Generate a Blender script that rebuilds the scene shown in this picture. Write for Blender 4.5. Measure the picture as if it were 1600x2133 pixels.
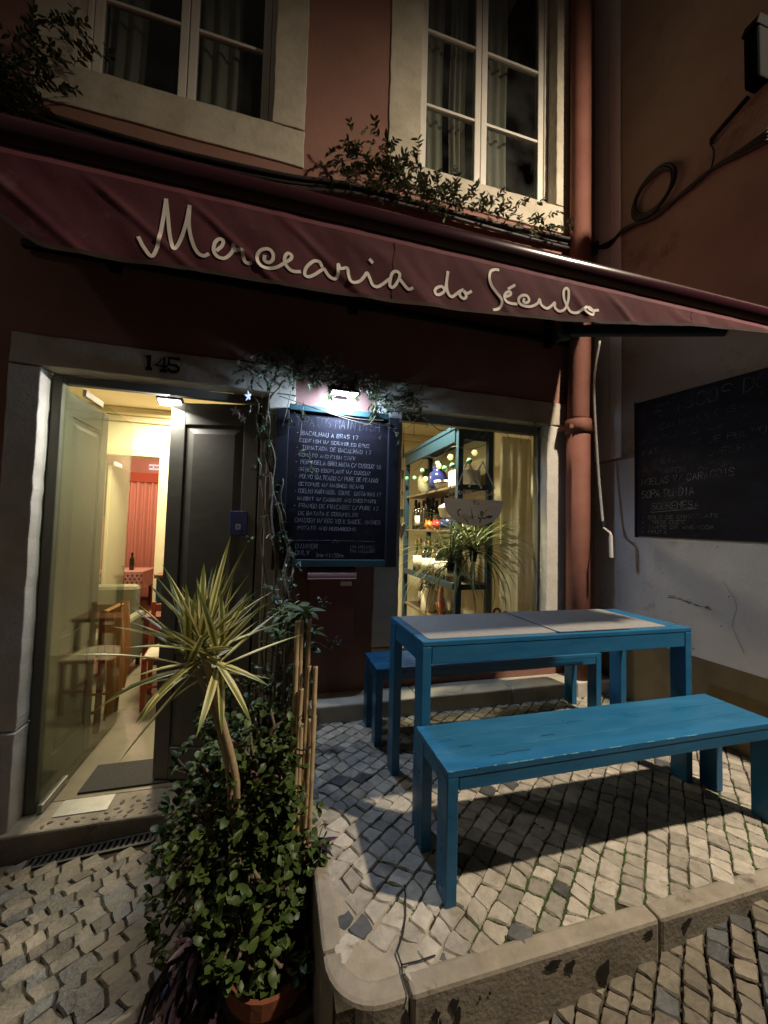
import bpy, bmesh, math, random
from mathutils import Vector, Matrix, Euler, noise
R = random.Random(7)
rad = math.radians
for o in list(bpy.data.objects):
    bpy.data.objects.remove(o)
SC = bpy.context.scene
COL = SC.collection

# ------------------------------------------------------------------ camera, world, lamps, exposure
F_PX, YAW, PITCH, ROLL = 805.57, -0.2671, 0.0466, 0.0266
CAM = Vector((0.0, -2.6272, 1.1936))
_f = Vector((-math.sin(YAW) * math.cos(PITCH), math.cos(YAW) * math.cos(PITCH), math.sin(PITCH)))
_r = Vector((math.cos(YAW), math.sin(YAW), 0))
_u = _r.cross(_f)
CAM_R = _r * math.cos(ROLL) + _u * math.sin(ROLL)
CAM_U = _u * math.cos(ROLL) - _r * math.sin(ROLL)
CAM_F = _f
cd = bpy.data.cameras.new('camera')
cam = bpy.data.objects.new('camera', cd)
COL.objects.link(cam)
m3 = Matrix((CAM_R, CAM_U, -CAM_F)).transposed()
cam.matrix_world = Matrix.Translation(CAM) @ m3.to_4x4()
cd.sensor_fit = 'HORIZONTAL'
cd.sensor_width = 36.0
cd.lens = F_PX / 1600 * 36.0
cd.clip_start = 0.02
cd.clip_end = 300
SC.camera = cam

W = bpy.data.worlds.new('World')
SC.world = W
W.use_nodes = True
bg = W.node_tree.nodes['Background']
bg.inputs[0].default_value = (1.0, 0.84, 0.70, 1)
bg.inputs[1].default_value = 0.034

SC.view_settings.view_transform = 'Standard'
SC.view_settings.look = 'None'
SC.view_settings.exposure = 0
SC.view_settings.gamma = 1
SC.view_settings.use_curve_mapping = False
SC.cycles.use_denoising = True
SC.cycles.max_bounces = 8
SC.cycles.diffuse_bounces = 4
SC.cycles.glossy_bounces = 4
SC.cycles.transmission_bounces = 8
SC.cycles.transparent_max_bounces = 12
SC.cycles.sample_clamp_indirect = 3.0
SC.cycles.caustics_reflective = False
SC.cycles.caustics_refractive = False

def lamp(name, kind, loc, power, color, radius=0.05, target=None, parent=None, size=None, cone=None, blend=1.0):
    l = bpy.data.lights.new(name, kind)
    l.energy = power
    l.color = color
    if kind == 'AREA':
        l.shape = 'RECTANGLE'
        l.size, l.size_y = size
    else:
        l.shadow_soft_size = radius
    if kind == 'SPOT':
        l.spot_size = rad(cone)
        l.spot_blend = blend
    o = bpy.data.objects.new(name, l)
    COL.objects.link(o)
    o.location = loc
    if target is not None:
        o.rotation_euler = (Vector(target) - Vector(loc)).to_track_quat('-Z', 'Y').to_euler()
    return o

LAMP_POS = Vector((2.75, -2.65, 4.80))
lamp('street_lamp_light', 'SPOT', LAMP_POS, 1520, (1.0, 0.84, 0.64), 0.085, LAMP_POS + Vector((.25, .50, -1)), cone=178)
FILL_LAMP = Vector((-5.6, -5.2, 5.2))
lamp('added_fill_light', 'SPOT', FILL_LAMP, 105, (1.0, 0.83, 0.64), 0.25, FILL_LAMP + Vector((.25, .18, -1)), cone=162)  # fill added out of view to brighten the right wall and left side
BOARD_LAMP = Vector((0.385, -0.19, 2.045))
lamp('board_lamp_light', 'POINT', BOARD_LAMP, 40, (0.50, 0.68, 1.0), 0.03)
lamp('front_room_light', 'AREA', (-1.15, 2.55, 2.66), 135, (1.0, 0.87, 0.60), size=(.6, .5), target=(-1.1, 2.6, 0))
lamp('shelf_corner_light', 'SPOT', (1.05, 0.47, 2.66), 700, (1.0, 0.88, 0.62), 0.10, (1.45, 1.0, .9), cone=95, blend=.6)
lamp('back_room_light', 'POINT', (-2.6, 5.3, 2.35), 95, (1.0, 0.64, 0.45), 0.15)
lamp('door_flood_light', 'AREA', (-0.73, 0.225, 2.005), 16, (1.0, 0.98, 0.92), size=(.10, .05), target=(-1.15, -0.10, 0.9))

# ------------------------------------------------------------------ helpers
def world_loc(o):
    v = Vector((0, 0, 0))
    while o is not None:
        v += o.location
        o = o.parent
    return v

def tag(o, label=None, cat=None, group=None, kind=None):
    if label: o['label'] = label
    if cat: o['category'] = cat
    if group: o['group'] = group
    if kind: o['kind'] = kind
    return o

def thing(name, label, cat, loc=(0, 0, 0), group=None):
    o = bpy.data.objects.new(name, None)
    o.empty_display_size = .05
    COL.objects.link(o)
    o.location = loc
    return tag(o, label, cat, group)

def place(name, mesh, parent=None, M=None):
    """link an object that uses mesh at world matrix M under an unrotated parent"""
    o = bpy.data.objects.new(name, mesh)
    COL.objects.link(o)
    M = M or Matrix.Identity(4)
    if parent is not None:
        o.parent = parent
        M = Matrix.Translation(-world_loc(parent)) @ M
    o.matrix_local = M
    return o

class MB:
    def __init__(s):
        s.v = []; s.f = []
    def add(s, vs, fs):
        n = len(s.v)
        s.v += [Vector(v) for v in vs]
        s.f += [tuple(n + i for i in f) for f in fs]
        return s
    def box(s, x0, x1, y0, y1, z0, z1):
        return s.add([(x0, y0, z0), (x1, y0, z0), (x1, y1, z0), (x0, y1, z0), (x0, y0, z1), (x1, y0, z1), (x1, y1, z1), (x0, y1, z1)],
                     [(0, 3, 2, 1), (4, 5, 6, 7), (0, 1, 5, 4), (1, 2, 6, 5), (2, 3, 7, 6), (3, 0, 4, 7)])
    def obox(s, c, size, M=None):
        a, b, d = [q / 2 for q in size]
        vs = [Vector((x, y, z)) for z in (-d, d) for (x, y) in ((-a, -b), (a, -b), (a, b), (-a, b))]
        if M is not None: vs = [M @ v for v in vs]
        c = Vector(c)
        return s.add([v + c for v in vs], [(0, 3, 2, 1), (4, 5, 6, 7), (0, 1, 5, 4), (1, 2, 6, 5), (2, 3, 7, 6), (3, 0, 4, 7)])
    def bar(s, p, q, w, h=None, up=(0, 0, 1)):
        p, q = Vector(p), Vector(q)
        h = h or w
        d = (q - p).normalized()
        up = Vector(up)
        if abs(d.dot(up)) > .98: up = Vector((0, 1, 0))
        a = d.cross(up).normalized(); b = a.cross(d)
        vs = []
        for c in (p, q):
            vs += [c - a * w / 2 - b * h / 2, c + a * w / 2 - b * h / 2, c + a * w / 2 + b * h / 2, c - a * w / 2 + b * h / 2]
        return s.add(vs, [(0, 1, 2, 3), (7, 6, 5, 4), (0, 4, 5, 1), (1, 5, 6, 2), (2, 6, 7, 3), (3, 7, 4, 0)])
    def tube(s, pts, r, n=8, cap=True):
        pts = [Vector(p) for p in pts]
        rs = r if isinstance(r, (list, tuple)) else [r] * len(pts)
        base = len(s.v); a = None
        for i, p in enumerate(pts):
            d = (pts[min(i + 1, len(pts) - 1)] - pts[max(i - 1, 0)]).normalized()
            if a is None:
                a = d.cross(Vector((0, 0, 1)) if abs(d.z) < .9 else Vector((0, 1, 0))).normalized()
            else:
                a = (a - d * a.dot(d)).normalized()
            b = d.cross(a)
            for k in range(n):
                t = 2 * math.pi * k / n
                s.v.append(p + (a * math.cos(t) + b * math.sin(t)) * rs[i])
        for i in range(len(pts) - 1):
            for k in range(n):
                k2 = (k + 1) % n
                s.f.append((base + i * n + k, base + i * n + k2, base + (i + 1) * n + k2, base + (i + 1) * n + k))
        if cap:
            s.f.append(tuple(base + k for k in range(n))[::-1])
            s.f.append(tuple(base + (len(pts) - 1) * n + k for k in range(n)))
        return s
    def lathe(s, c, prof, n=16, axis='z'):
        c = Vector(c); base = len(s.v)
        for (r, z) in prof:
            for k in range(n):
                t = 2 * math.pi * k / n
                p = Vector((r * math.cos(t), r * math.sin(t), z))
                if axis == 'y': p = Vector((p.x, p.z, p.y))
                if axis == 'x': p = Vector((p.z, p.x, p.y))
                s.v.append(c + p)
        for i in range(len(prof) - 1):
            for k in range(n):
                k2 = (k + 1) % n
                s.f.append((base + i * n + k, base + i * n + k2, base + (i + 1) * n + k2, base + (i + 1) * n + k))
        s.f.append(tuple(base + k for k in range(n))[::-1])
        s.f.append(tuple(base + (len(prof) - 1) * n + k for k in range(n)))
        return s
    def prism(s, poly, h0, h1, f):
        """poly: 2-D outline, f(u, v, h) -> point"""
        n = len(poly)
        vs = [f(u, v, h0) for u, v in poly] + [f(u, v, h1) for u, v in poly]
        fs = [tuple(range(n))[::-1], tuple(range(n, 2 * n))] + [(i, (i + 1) % n, n + (i + 1) % n, n + i) for i in range(n)]
        return s.add(vs, fs)
    def grid(s, nu, nv, f):
        base = len(s.v)
        for j in range(nv + 1):
            for i in range(nu + 1):
                s.v.append(Vector(f(i / nu, j / nv)))
        for j in range(nv):
            for i in range(nu):
                k = base + j * (nu + 1) + i
                s.f.append((k, k + 1, k + nu + 2, k + nu + 1))
        return s
    def ribbon(s, pts, w, f):
        """flat stroke of width w along 2-D pts, f(u, v) -> point"""
        pts = [Vector(p) for p in pts]
        if len(pts) < 2: return s
        base = len(s.v)
        for i, p in enumerate(pts):
            d = (pts[min(i + 1, len(pts) - 1)] - pts[max(i - 1, 0)])
            d = d.normalized() if d.length > 1e-9 else Vector((1, 0))
            nn = Vector((-d.y, d.x))
            e = Vector((0, 0))
            if i == 0: e = -d * w * .3
            if i == len(pts) - 1: e = d * w * .3
            for sgn in (1, -1):
                q = p + e + nn * w / 2 * sgn
                s.v.append(Vector(f(q.x, q.y)))
        for i in range(len(pts) - 1):
            k = base + 2 * i
            s.f.append((k, k + 1, k + 3, k + 2))
        return s
    def mesh(s, name, mat, smooth=False, off=None):
        me = bpy.data.meshes.new(name)
        off = off or Vector((0, 0, 0))
        me.from_pydata([tuple(v - off) for v in s.v], [], s.f)
        me.update()
        bm = bmesh.new(); bm.from_mesh(me)
        bmesh.ops.recalc_face_normals(bm, faces=bm.faces)
        bm.to_mesh(me); bm.free()
        if smooth:
            for p in me.polygons: p.use_smooth = True
        me.materials.append(mat)
        return me
    def build(s, name, mat, parent=None, smooth=False, bevel=0, label=None, cat=None, group=None, kind=None, loc=None):
        if parent is not None: off = world_loc(parent)
        else: off = Vector(loc) if loc is not None else Vector((0, 0, 0))
        o = bpy.data.objects.new(name, s.mesh(name, mat, smooth, off))
        COL.objects.link(o)
        if parent is not None: o.parent = parent
        else: o.location = off
        if bevel:
            b = o.modifiers.new('edge', 'BEVEL'); b.width = bevel; b.segments = 2; b.limit_method = 'ANGLE'
        return tag(o, label, cat, group, kind)

def smooth_path(pts, n=6):
    """Catmull-Rom through pts"""
    pts = [Vector(p) for p in pts]
    out = []
    for i in range(len(pts) - 1):
        p0, p1, p2, p3 = pts[max(i - 1, 0)], pts[i], pts[i + 1], pts[min(i + 2, len(pts) - 1)]
        for k in range(n):
            t = k / n
            out.append(.5 * ((2 * p1) + (p2 - p0) * t + (2 * p0 - 5 * p1 + 4 * p2 - p3) * t * t + (3 * p1 - p0 - 3 * p2 + p3) * t ** 3))
    out.append(pts[-1])
    return out

# ------------------------------------------------------------------ materials
def M(name, c1, c2=None, scale=6, rough=.7, bump=0, bscale=60, spec=.3, metal=0, contrast=.5, c3=None, s3=2.5, t3=.62, per_obj=0, rough2=None, stretch=None):
    m = bpy.data.materials.new(name); m.use_nodes = True
    nt = m.node_tree; N = nt.nodes; L = nt.links
    b = N['Principled BSDF']
    b.inputs['Roughness'].default_value = rough
    b.inputs['Metallic'].default_value = metal
    b.inputs['Specular IOR Level'].default_value = spec
    tc = N.new('ShaderNodeTexCoord')
    src = tc.outputs['Object']
    if stretch:
        mp = N.new('ShaderNodeMapping'); mp.inputs['Scale'].default_value = stretch
        L.new(src, mp.inputs['Vector']); src = mp.outputs['Vector']
    col = None
    if c2 is not None:
        nz = N.new('ShaderNodeTexNoise'); nz.inputs['Scale'].default_value = scale; nz.inputs['Detail'].default_value = 8
        nz.inputs['Roughness'].default_value = .62
        L.new(src, nz.inputs['Vector'])
        cr = N.new('ShaderNodeValToRGB')
        cr.color_ramp.elements[0].position = .5 - contrast / 2 + .04; cr.color_ramp.elements[1].position = .5 + contrast / 2 - .04
        cr.color_ramp.elements[0].color = (*c1, 1); cr.color_ramp.elements[1].color = (*c2, 1)
        L.new(nz.outputs['Fac'], cr.inputs['Fac']); col = cr.outputs['Color']
        if rough2 is not None:
            mr = N.new('ShaderNodeMapRange'); mr.inputs['From Min'].default_value = .3; mr.inputs['From Max'].default_value = .7
            mr.inputs['To Min'].default_value = rough; mr.inputs['To Max'].default_value = rough2
            L.new(nz.outputs['Fac'], mr.inputs['Value']); L.new(mr.outputs['Result'], b.inputs['Roughness'])
    if c3 is not None:
        n3 = N.new('ShaderNodeTexNoise'); n3.inputs['Scale'].default_value = s3; n3.inputs['Detail'].default_value = 10
        n3.inputs['Roughness'].default_value = .7
        L.new(src, n3.inputs['Vector'])
        r3 = N.new('ShaderNodeValToRGB'); r3.color_ramp.elements[0].position = t3; r3.color_ramp.elements[1].position = t3 + .09
        L.new(n3.outputs['Fac'], r3.inputs['Fac'])
        mx = N.new('ShaderNodeMixRGB'); L.new(r3.outputs['Color'], mx.inputs['Fac'])
        if col is not None: L.new(col, mx.inputs['Color1'])
        else: mx.inputs['Color1'].default_value = (*c1, 1)
        mx.inputs['Color2'].default_value = (*c3, 1); col = mx.outputs['Color']
    if per_obj:
        oi = N.new('ShaderNodeObjectInfo'); ge = N.new('ShaderNodeNewGeometry')
        ad = N.new('ShaderNodeMath'); ad.operation = 'ADD'; fr = N.new('ShaderNodeMath'); fr.operation = 'FRACT'
        L.new(oi.outputs['Random'], ad.inputs[0]); L.new(ge.outputs['Random Per Island'], ad.inputs[1]); L.new(ad.outputs[0], fr.inputs[0])
        mr = N.new('ShaderNodeMapRange'); mr.inputs['To Min'].default_value = 1 - per_obj; mr.inputs['To Max'].default_value = 1 + per_obj
        L.new(fr.outputs[0], mr.inputs['Value'])
        vm = N.new('ShaderNodeVectorMath'); vm.operation = 'SCALE'
        if col is not None: L.new(col, vm.inputs[0])
        else: vm.inputs[0].default_value = c1
        L.new(mr.outputs['Result'], vm.inputs['Scale']); col = vm.outputs[0]
    if col is not None: L.new(col, b.inputs['Base Color'])
    else: b.inputs['Base Color'].default_value = (*c1, 1)
    if bump:
        nb = N.new('ShaderNodeTexNoise'); nb.inputs['Scale'].default_value = bscale; nb.inputs['Detail'].default_value = 7
        L.new(src, nb.inputs['Vector'])
        bp = N.new('ShaderNodeBump'); bp.inputs['Strength'].default_value = bump; bp.inputs['Distance'].default_value = .01
        L.new(nb.outputs['Fac'], bp.inputs['Height']); L.new(bp.outputs['Normal'], b.inputs['Normal'])
    return m

def emis(name, color, strength):
    m = bpy.data.materials.new(name); m.use_nodes = True
    b = m.node_tree.nodes['Principled BSDF']
    b.inputs['Base Color'].default_value = (*color, 1)
    b.inputs['Emission Color'].default_value = (*color, 1)
    b.inputs['Emission Strength'].default_value = strength
    return m

def glass(name, tint=(.93, .97, .95), refl=1.0, dirt=0.0, ior=1.5):
    m = bpy.data.materials.new(name); m.use_nodes = True
    nt = m.node_tree; N = nt.nodes; L = nt.links
    N.remove(N['Principled BSDF'])
    tr = N.new('ShaderNodeBsdfTransparent'); tr.inputs[0].default_value = (*tint, 1)
    gl = N.new('ShaderNodeBsdfGlossy'); gl.inputs['Roughness'].default_value = .02
    lw = N.new('ShaderNodeLayerWeight'); lw.inputs['Blend'].default_value = .5
    pw_ = N.new('ShaderNodeMath'); pw_.operation = 'POWER'; pw_.inputs[1].default_value = 5; L.new(lw.outputs['Facing'], pw_.inputs[0])
    fr = N.new('ShaderNodeMapRange'); fr.inputs['To Min'].default_value = .035 * refl; L.new(pw_.outputs[0], fr.inputs['Value'])
    mx = N.new('ShaderNodeMixShader')
    L.new(fr.outputs[0], mx.inputs[0]); L.new(tr.outputs[0], mx.inputs[1]); L.new(gl.outputs[0], mx.inputs[2])
    out = mx.outputs[0]
    if dirt:
        df = N.new('ShaderNodeBsdfDiffuse'); df.inputs[0].default_value = (.7, .7, .68, 1)
        nz = N.new('ShaderNodeTexNoise'); nz.inputs['Scale'].default_value = 3.5; nz.inputs['Detail'].default_value = 8
        tc = N.new('ShaderNodeTexCoord'); L.new(tc.outputs['Object'], nz.inputs['Vector'])
        mr = N.new('ShaderNodeMapRange'); mr.inputs['From Min'].default_value = .35; mr.inputs['From Max'].default_value = .75
        mr.inputs['To Max'].default_value = dirt
        L.new(nz.outputs['Fac'], mr.inputs['Value'])
        m2 = N.new('ShaderNodeMixShader'); L.new(mr.outputs['Result'], m2.inputs[0]); L.new(out, m2.inputs[1]); L.new(df.outputs[0], m2.inputs[2]); out = m2.outputs[0]
    L.new(out, N['Material Output'].inputs['Surface'])
    return m

def leaf_mat(name, c1, c2, rough=.35, stripe=None, sw=.3, trans=.12, spec=.5):
    """leaf colour varies from leaf to leaf; stripe = a pale margin along the blade"""
    m = bpy.data.materials.new(name); m.use_nodes = True
    nt = m.node_tree; N = nt.nodes; L = nt.links
    b = N['Principled BSDF']; b.inputs['Roughness'].default_value = rough; b.inputs['Specular IOR Level'].default_value = spec
    oi = N.new('ShaderNodeObjectInfo'); ge = N.new('ShaderNodeNewGeometry')
    ad = N.new('ShaderNodeMath'); ad.operation = 'ADD'; fr = N.new('ShaderNodeMath'); fr.operation = 'FRACT'
    L.new(oi.outputs['Random'], ad.inputs[0]); L.new(ge.outputs['Random Per Island'], ad.inputs[1]); L.new(ad.outputs[0], fr.inputs[0])
    mx = N.new('ShaderNodeMixRGB'); mx.inputs['Color1'].default_value = (*c1, 1); mx.inputs['Color2'].default_value = (*c2, 1)
    L.new(fr.outputs[0], mx.inputs['Fac']); col = mx.outputs['Color']
    if stripe:
        tc = N.new('ShaderNodeTexCoord'); sx = N.new('ShaderNodeSeparateXYZ'); L.new(tc.outputs['Object'], sx.inputs[0])
        ab = N.new('ShaderNodeMath'); ab.operation = 'ABSOLUTE'; L.new(sx.outputs['X'], ab.inputs[0])
        mr = N.new('ShaderNodeMapRange'); mr.inputs['From Min'].default_value = sw * .8; mr.inputs['From Max'].default_value = sw * 1.2
        L.new(ab.outputs[0], mr.inputs['Value'])
        m2 = N.new('ShaderNodeMixRGB'); L.new(mr.outputs['Result'], m2.inputs['Fac']); L.new(col, m2.inputs['Color1'])
        m2.inputs['Color2'].default_value = (*stripe, 1); col = m2.outputs['Color']
    L.new(col, b.inputs['Base Color'])
    tl = N.new('ShaderNodeBsdfTranslucent'); L.new(col, tl.inputs['Color'])
    ms = N.new('ShaderNodeMixShader'); ms.inputs[0].default_value = trans
    L.new(b.outputs[0], ms.inputs[1]); L.new(tl.outputs[0], ms.inputs[2])
    L.new(ms.outputs[0], N['Material Output'].inputs['Surface'])
    return m

PLASTER = M('salmon_plaster', (.225, .118, .092), (.285, .155, .122), scale=2.2, rough=.85, bump=.2, bscale=45, spec=.15, c3=(.18, .085, .065), s3=1.3, t3=.60)
STONE = M('lioz_stone', (.36, .32, .24), (.54, .49, .39), scale=5, rough=.75, bump=.35, bscale=38, spec=.2, c3=(.24, .20, .13), s3=7, t3=.63)
STONE_PALE = M('pale_stone', (.44, .41, .37), (.58, .55, .50), scale=7, rough=.75, bump=.3, bscale=50, spec=.2, c3=(.25, .20, .17), s3=22, t3=.70)
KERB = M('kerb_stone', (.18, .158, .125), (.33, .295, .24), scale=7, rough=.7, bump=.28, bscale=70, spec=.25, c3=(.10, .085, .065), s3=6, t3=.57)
BED = M('joint_soil', (.025, .021, .014), (.075, .063, .045), scale=14, rough=.95, bump=.6, bscale=70, spec=.05, c3=(.024, .034, .012), s3=2.2, t3=.56)
MORTAR = M('mortar', (.26, .23, .18), (.36, .32, .26), scale=14, rough=.9, bump=.5, bscale=60, spec=.1, c3=(.12, .10, .07), s3=11, t3=.66)
COBBLE = M('limestone_cobble', (.25, .225, .185), (.43, .395, .34), scale=22, rough=.55, bump=.35, bscale=60, spec=.35, c3=(.17, .13, .09), s3=15, t3=.60, per_obj=.30)
COBBLE_STREET = M('worn_shaded_street_cobble', (.105, .092, .072), (.20, .175, .135), scale=14, rough=.55, bump=.4, bscale=55, spec=.3, c3=(.09, .08, .065), s3=9, t3=.58, per_obj=.34)  # dirty stone tone, with foreground corner shade also put into the colour
COBBLE_DARK = M('basalt_cobble', (.05, .053, .055), (.10, .10, .10), scale=16, rough=.5, bump=.35, bscale=60, spec=.35, per_obj=.3)
BLUE = M('blue_paint', (.012, .095, .205), (.020, .130, .265), scale=5, rough=.24, rough2=.46, bump=.10, bscale=26, spec=.4, c3=(.010, .060, .105), s3=6, t3=.68, stretch=(.8, 3, 3))
BLUE_WORN = M('worn_blue_edge', (.07, .24, .36), (.16, .34, .44), scale=30, rough=.6)
DARKGREEN = M('door_green_paint', (.120, .112, .092), (.155, .146, .12), scale=4, rough=.5, bump=.08, bscale=20, spec=.35)
CREAM = M('cream_wall', (.68, .61, .43), (.75, .68, .49), scale=2, rough=.8, bump=.06, bscale=30, spec=.2)
CREAM_TRIM = M('cream_woodwork', (.60, .53, .34), (.68, .60, .40), scale=3, rough=.5, spec=.35)
WHITE_PVC = M('white_window_paint', (.68, .64, .56), (.76, .72, .64), scale=5, rough=.4, spec=.4)
BURG_FAB = M('burgundy_canvas', (.072, .022, .030), (.112, .038, .046), scale=6, rough=.85, bump=.10, bscale=260, spec=.15, c3=(.14, .072, .072), s3=4, t3=.60)
BURG_BAR = M('burgundy_lacquer', (.026, .005, .010), (.034, .007, .012), scale=3, rough=.20, spec=.6)
BLACK_METAL = M('black_metal', (.006, .006, .0065), rough=.6, spec=.25)
STEEL = M('brushed_steel', (.30, .30, .29), (.40, .40, .38), scale=20, rough=.45, metal=.6)
CABLE = M('black_cable', (.012, .010, .010), (.03, .026, .024), scale=12, rough=.5)
TERRA = M('terracotta', (.16, .05, .025), (.24, .085, .04), scale=6, rough=.8, bump=.2, bscale=40)
CHALK = M('chalk', (.16, .155, .18), (.52, .50, .54), scale=22, rough=.9)
CHALK_DIM = M('faded_chalk', (.012, .012, .012), (.13, .125, .115), scale=9, rough=.9)
BOARD = M('blackboard', (.006, .005, .009), (.020, .017, .024), scale=3.2, rough=.7, spec=.12, c3=(.035, .032, .040), s3=5, t3=.58, stretch=(1, 1, 2.2))
TEAL_FRAME = M('teal_board_frame', (.035, .085, .095), (.05, .11, .12), scale=8, rough=.4, spec=.4)
TEAL_WOOD = M('teal_shelf_paint', (.004, .020, .038), (.009, .034, .056), scale=6, rough=.5, spec=.35, stretch=(1, 6, 6))
LETTER = M('cream_lettering', (.70, .64, .58), (.88, .82, .76), scale=9, rough=.8)
BARK = M('vine_bark', (.11, .085, .055), (.20, .16, .11), scale=25, rough=.9, bump=.5, bscale=60)
BAMBOO = M('bamboo', (.38, .28, .16), (.52, .40, .24), scale=6, rough=.5, bump=.1, bscale=30, stretch=(6, 6, 1))
DARK_ROOM = M('dark_room', (.02, .018, .016), rough=.9)
NUM_PAINT = M('black_number_paint', (.012, .010, .008), rough=.7)
GLASS = glass('window_glass', (.95, .97, .95), dirt=.02)
GLASS_UP = glass('upper_window_glass', (.66, .68, .66), dirt=.03, ior=1.52)
GLASS_DOOR = glass('door_glass', (.84, .88, .82), dirt=.006, refl=.6)

def chalky(mt, lo, hi):
    """chalk dragged over a rough board leaves gaps"""
    nt = mt.node_tree; N = nt.nodes; L = nt.links
    tc = N.new('ShaderNodeTexCoord'); nz = N.new('ShaderNodeTexNoise'); nz.inputs['Scale'].default_value = 130; nz.inputs['Detail'].default_value = 5
    L.new(tc.outputs['Object'], nz.inputs['Vector'])
    n2 = N.new('ShaderNodeTexNoise'); n2.inputs['Scale'].default_value = 9; L.new(tc.outputs['Object'], n2.inputs['Vector'])
    ad = N.new('ShaderNodeMath'); ad.operation = 'ADD'; L.new(nz.outputs['Fac'], ad.inputs[0]); L.new(n2.outputs['Fac'], ad.inputs[1])
    mr = N.new('ShaderNodeMapRange'); mr.inputs['From Min'].default_value = lo; mr.inputs['From Max'].default_value = hi
    L.new(ad.outputs[0], mr.inputs['Value'])
    tr = N.new('ShaderNodeBsdfTransparent'); mx = N.new('ShaderNodeMixShader')
    L.new(mr.outputs['Result'], mx.inputs[0]); L.new(tr.outputs[0], mx.inputs[1]); L.new(N['Principled BSDF'].outputs[0], mx.inputs[2])
    L.new(mx.outputs[0], N['Material Output'].inputs['Surface'])
chalky(CHALK, .60, .98); chalky(CHALK_DIM, .70, 1.05)

def translucent(mt, amount):
    nt = mt.node_tree; N = nt.nodes; L = nt.links
    b = N['Principled BSDF']; tl = N.new('ShaderNodeBsdfTranslucent')
    if b.inputs['Base Color'].links: L.new(b.inputs['Base Color'].links[0].from_socket, tl.inputs['Color'])
    else: tl.inputs['Color'].default_value = b.inputs['Base Color'].default_value
    mx = N.new('ShaderNodeMixShader'); mx.inputs[0].default_value = amount
    L.new(b.outputs[0], mx.inputs[1]); L.new(tl.outputs[0], mx.inputs[2]); L.new(mx.outputs[0], N['Material Output'].inputs['Surface'])

# ------------------------------------------------------------------ ground
def ground_z(x, y):
    x = max(-3.0, min(2.5, x)); yy = -max(-3.4, min(0.0, y))
    return min(-.016, -.557 + .062 * x + .165 * yy + .09 * max(x, 0) * yy / 1.645)

def axis_vals(lo, hi, core):
    return [lo, lo * .6] + core + [hi * .6, hi]
gx = axis_vals(-40, 40, [-8, -5, -3, -2.5, -2, -1.5, -1, -.5, 0, .5, 1, 1.5, 2, 2.5, 3, 5, 8])
gy = axis_vals(-40, 40, [-8, -5, -3.4, -3, -2.5, -2, -1.5, -1, -.5, -.2, 0, .3, 1, 8])
g = MB()
for y in gy:
    for x in gx:
        g.v.append(Vector((x, y, ground_z(x, y) - .009 - (.35 if y > .1 else 0))))
nx = len(gx)
for j in range(len(gy) - 1):
    for i in range(nx - 1):
        k = j * nx + i
        g.f.append((k, k + 1, k + nx + 1, k + nx))
ground = g.build('street_ground', BED, kind='structure', smooth=True)

# raised pavement: soil bed under the stones, inside the kerb
PX0, PY0 = .165, -1.645          # outer kerb faces
KW = .062                        # kerb width
pv = MB()
pv.box(PX0 + .02, 2.53, PY0 + .02, -.02, -.50, -.0065)
pavement = pv.build('raised_pavement', BED, kind='structure')

def cam_pix(p):
    d = Vector(p) - CAM
    z = d.dot(CAM_F)
    if z < .05: return None
    return 800 + F_PX * d.dot(CAM_R) / z, 1066.5 - F_PX * d.dot(CAM_U) / z, z

def lattice(region, zf, cell, ang, jit, gap, rr, stretch=1.0, wob=.0):
    """irregular hand-cut setts: a jittered lattice turned by ang, gaps kept open. Returns outlines (centre, [(x, y)...])"""
    c, s = math.cos(ang), math.sin(ang)
    x0, x1, y0, y1 = region['box']
    U = max(abs(x0), abs(x1), abs(y0), abs(y1)) * 1.5
    def edge(j, u):
        return (j + .16 * noise.noise((u * 3.1, j * 7.7, 2.5)) + .10 * noise.noise((u * 11.0, j * 3.3, 8.5))) * cell + wob * math.sin(u * 2.3)
    out = []
    n = int(U / cell) + 1
    for j in range(-n, n):
        u = -U + rr.random() * cell
        lean = 0
        while u < U:
            w = cell * stretch * rr.choice((.78, .9, 1, 1.05, 1.15, 1.3))
            l2 = rr.uniform(-jit, jit) * cell
            q = [Vector((u - lean, edge(j, u))), Vector((u + w - l2, edge(j, u + w))), Vector((u + w + l2, edge(j + 1, u + w))), Vector((u + lean, edge(j + 1, u)))]
            lean = l2; u += w
            q = [Vector((p.x * c - p.y * s, p.x * s + p.y * c)) + Vector((rr.uniform(-.03, .03), rr.uniform(-.03, .03))) * cell for p in q]
            ce = sum(q, Vector((0, 0))) / 4
            if x0 < ce.x < x1 and y0 < ce.y < y1 and region['test'](ce.x, ce.y): out.append((ce, q))
    return out

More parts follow.
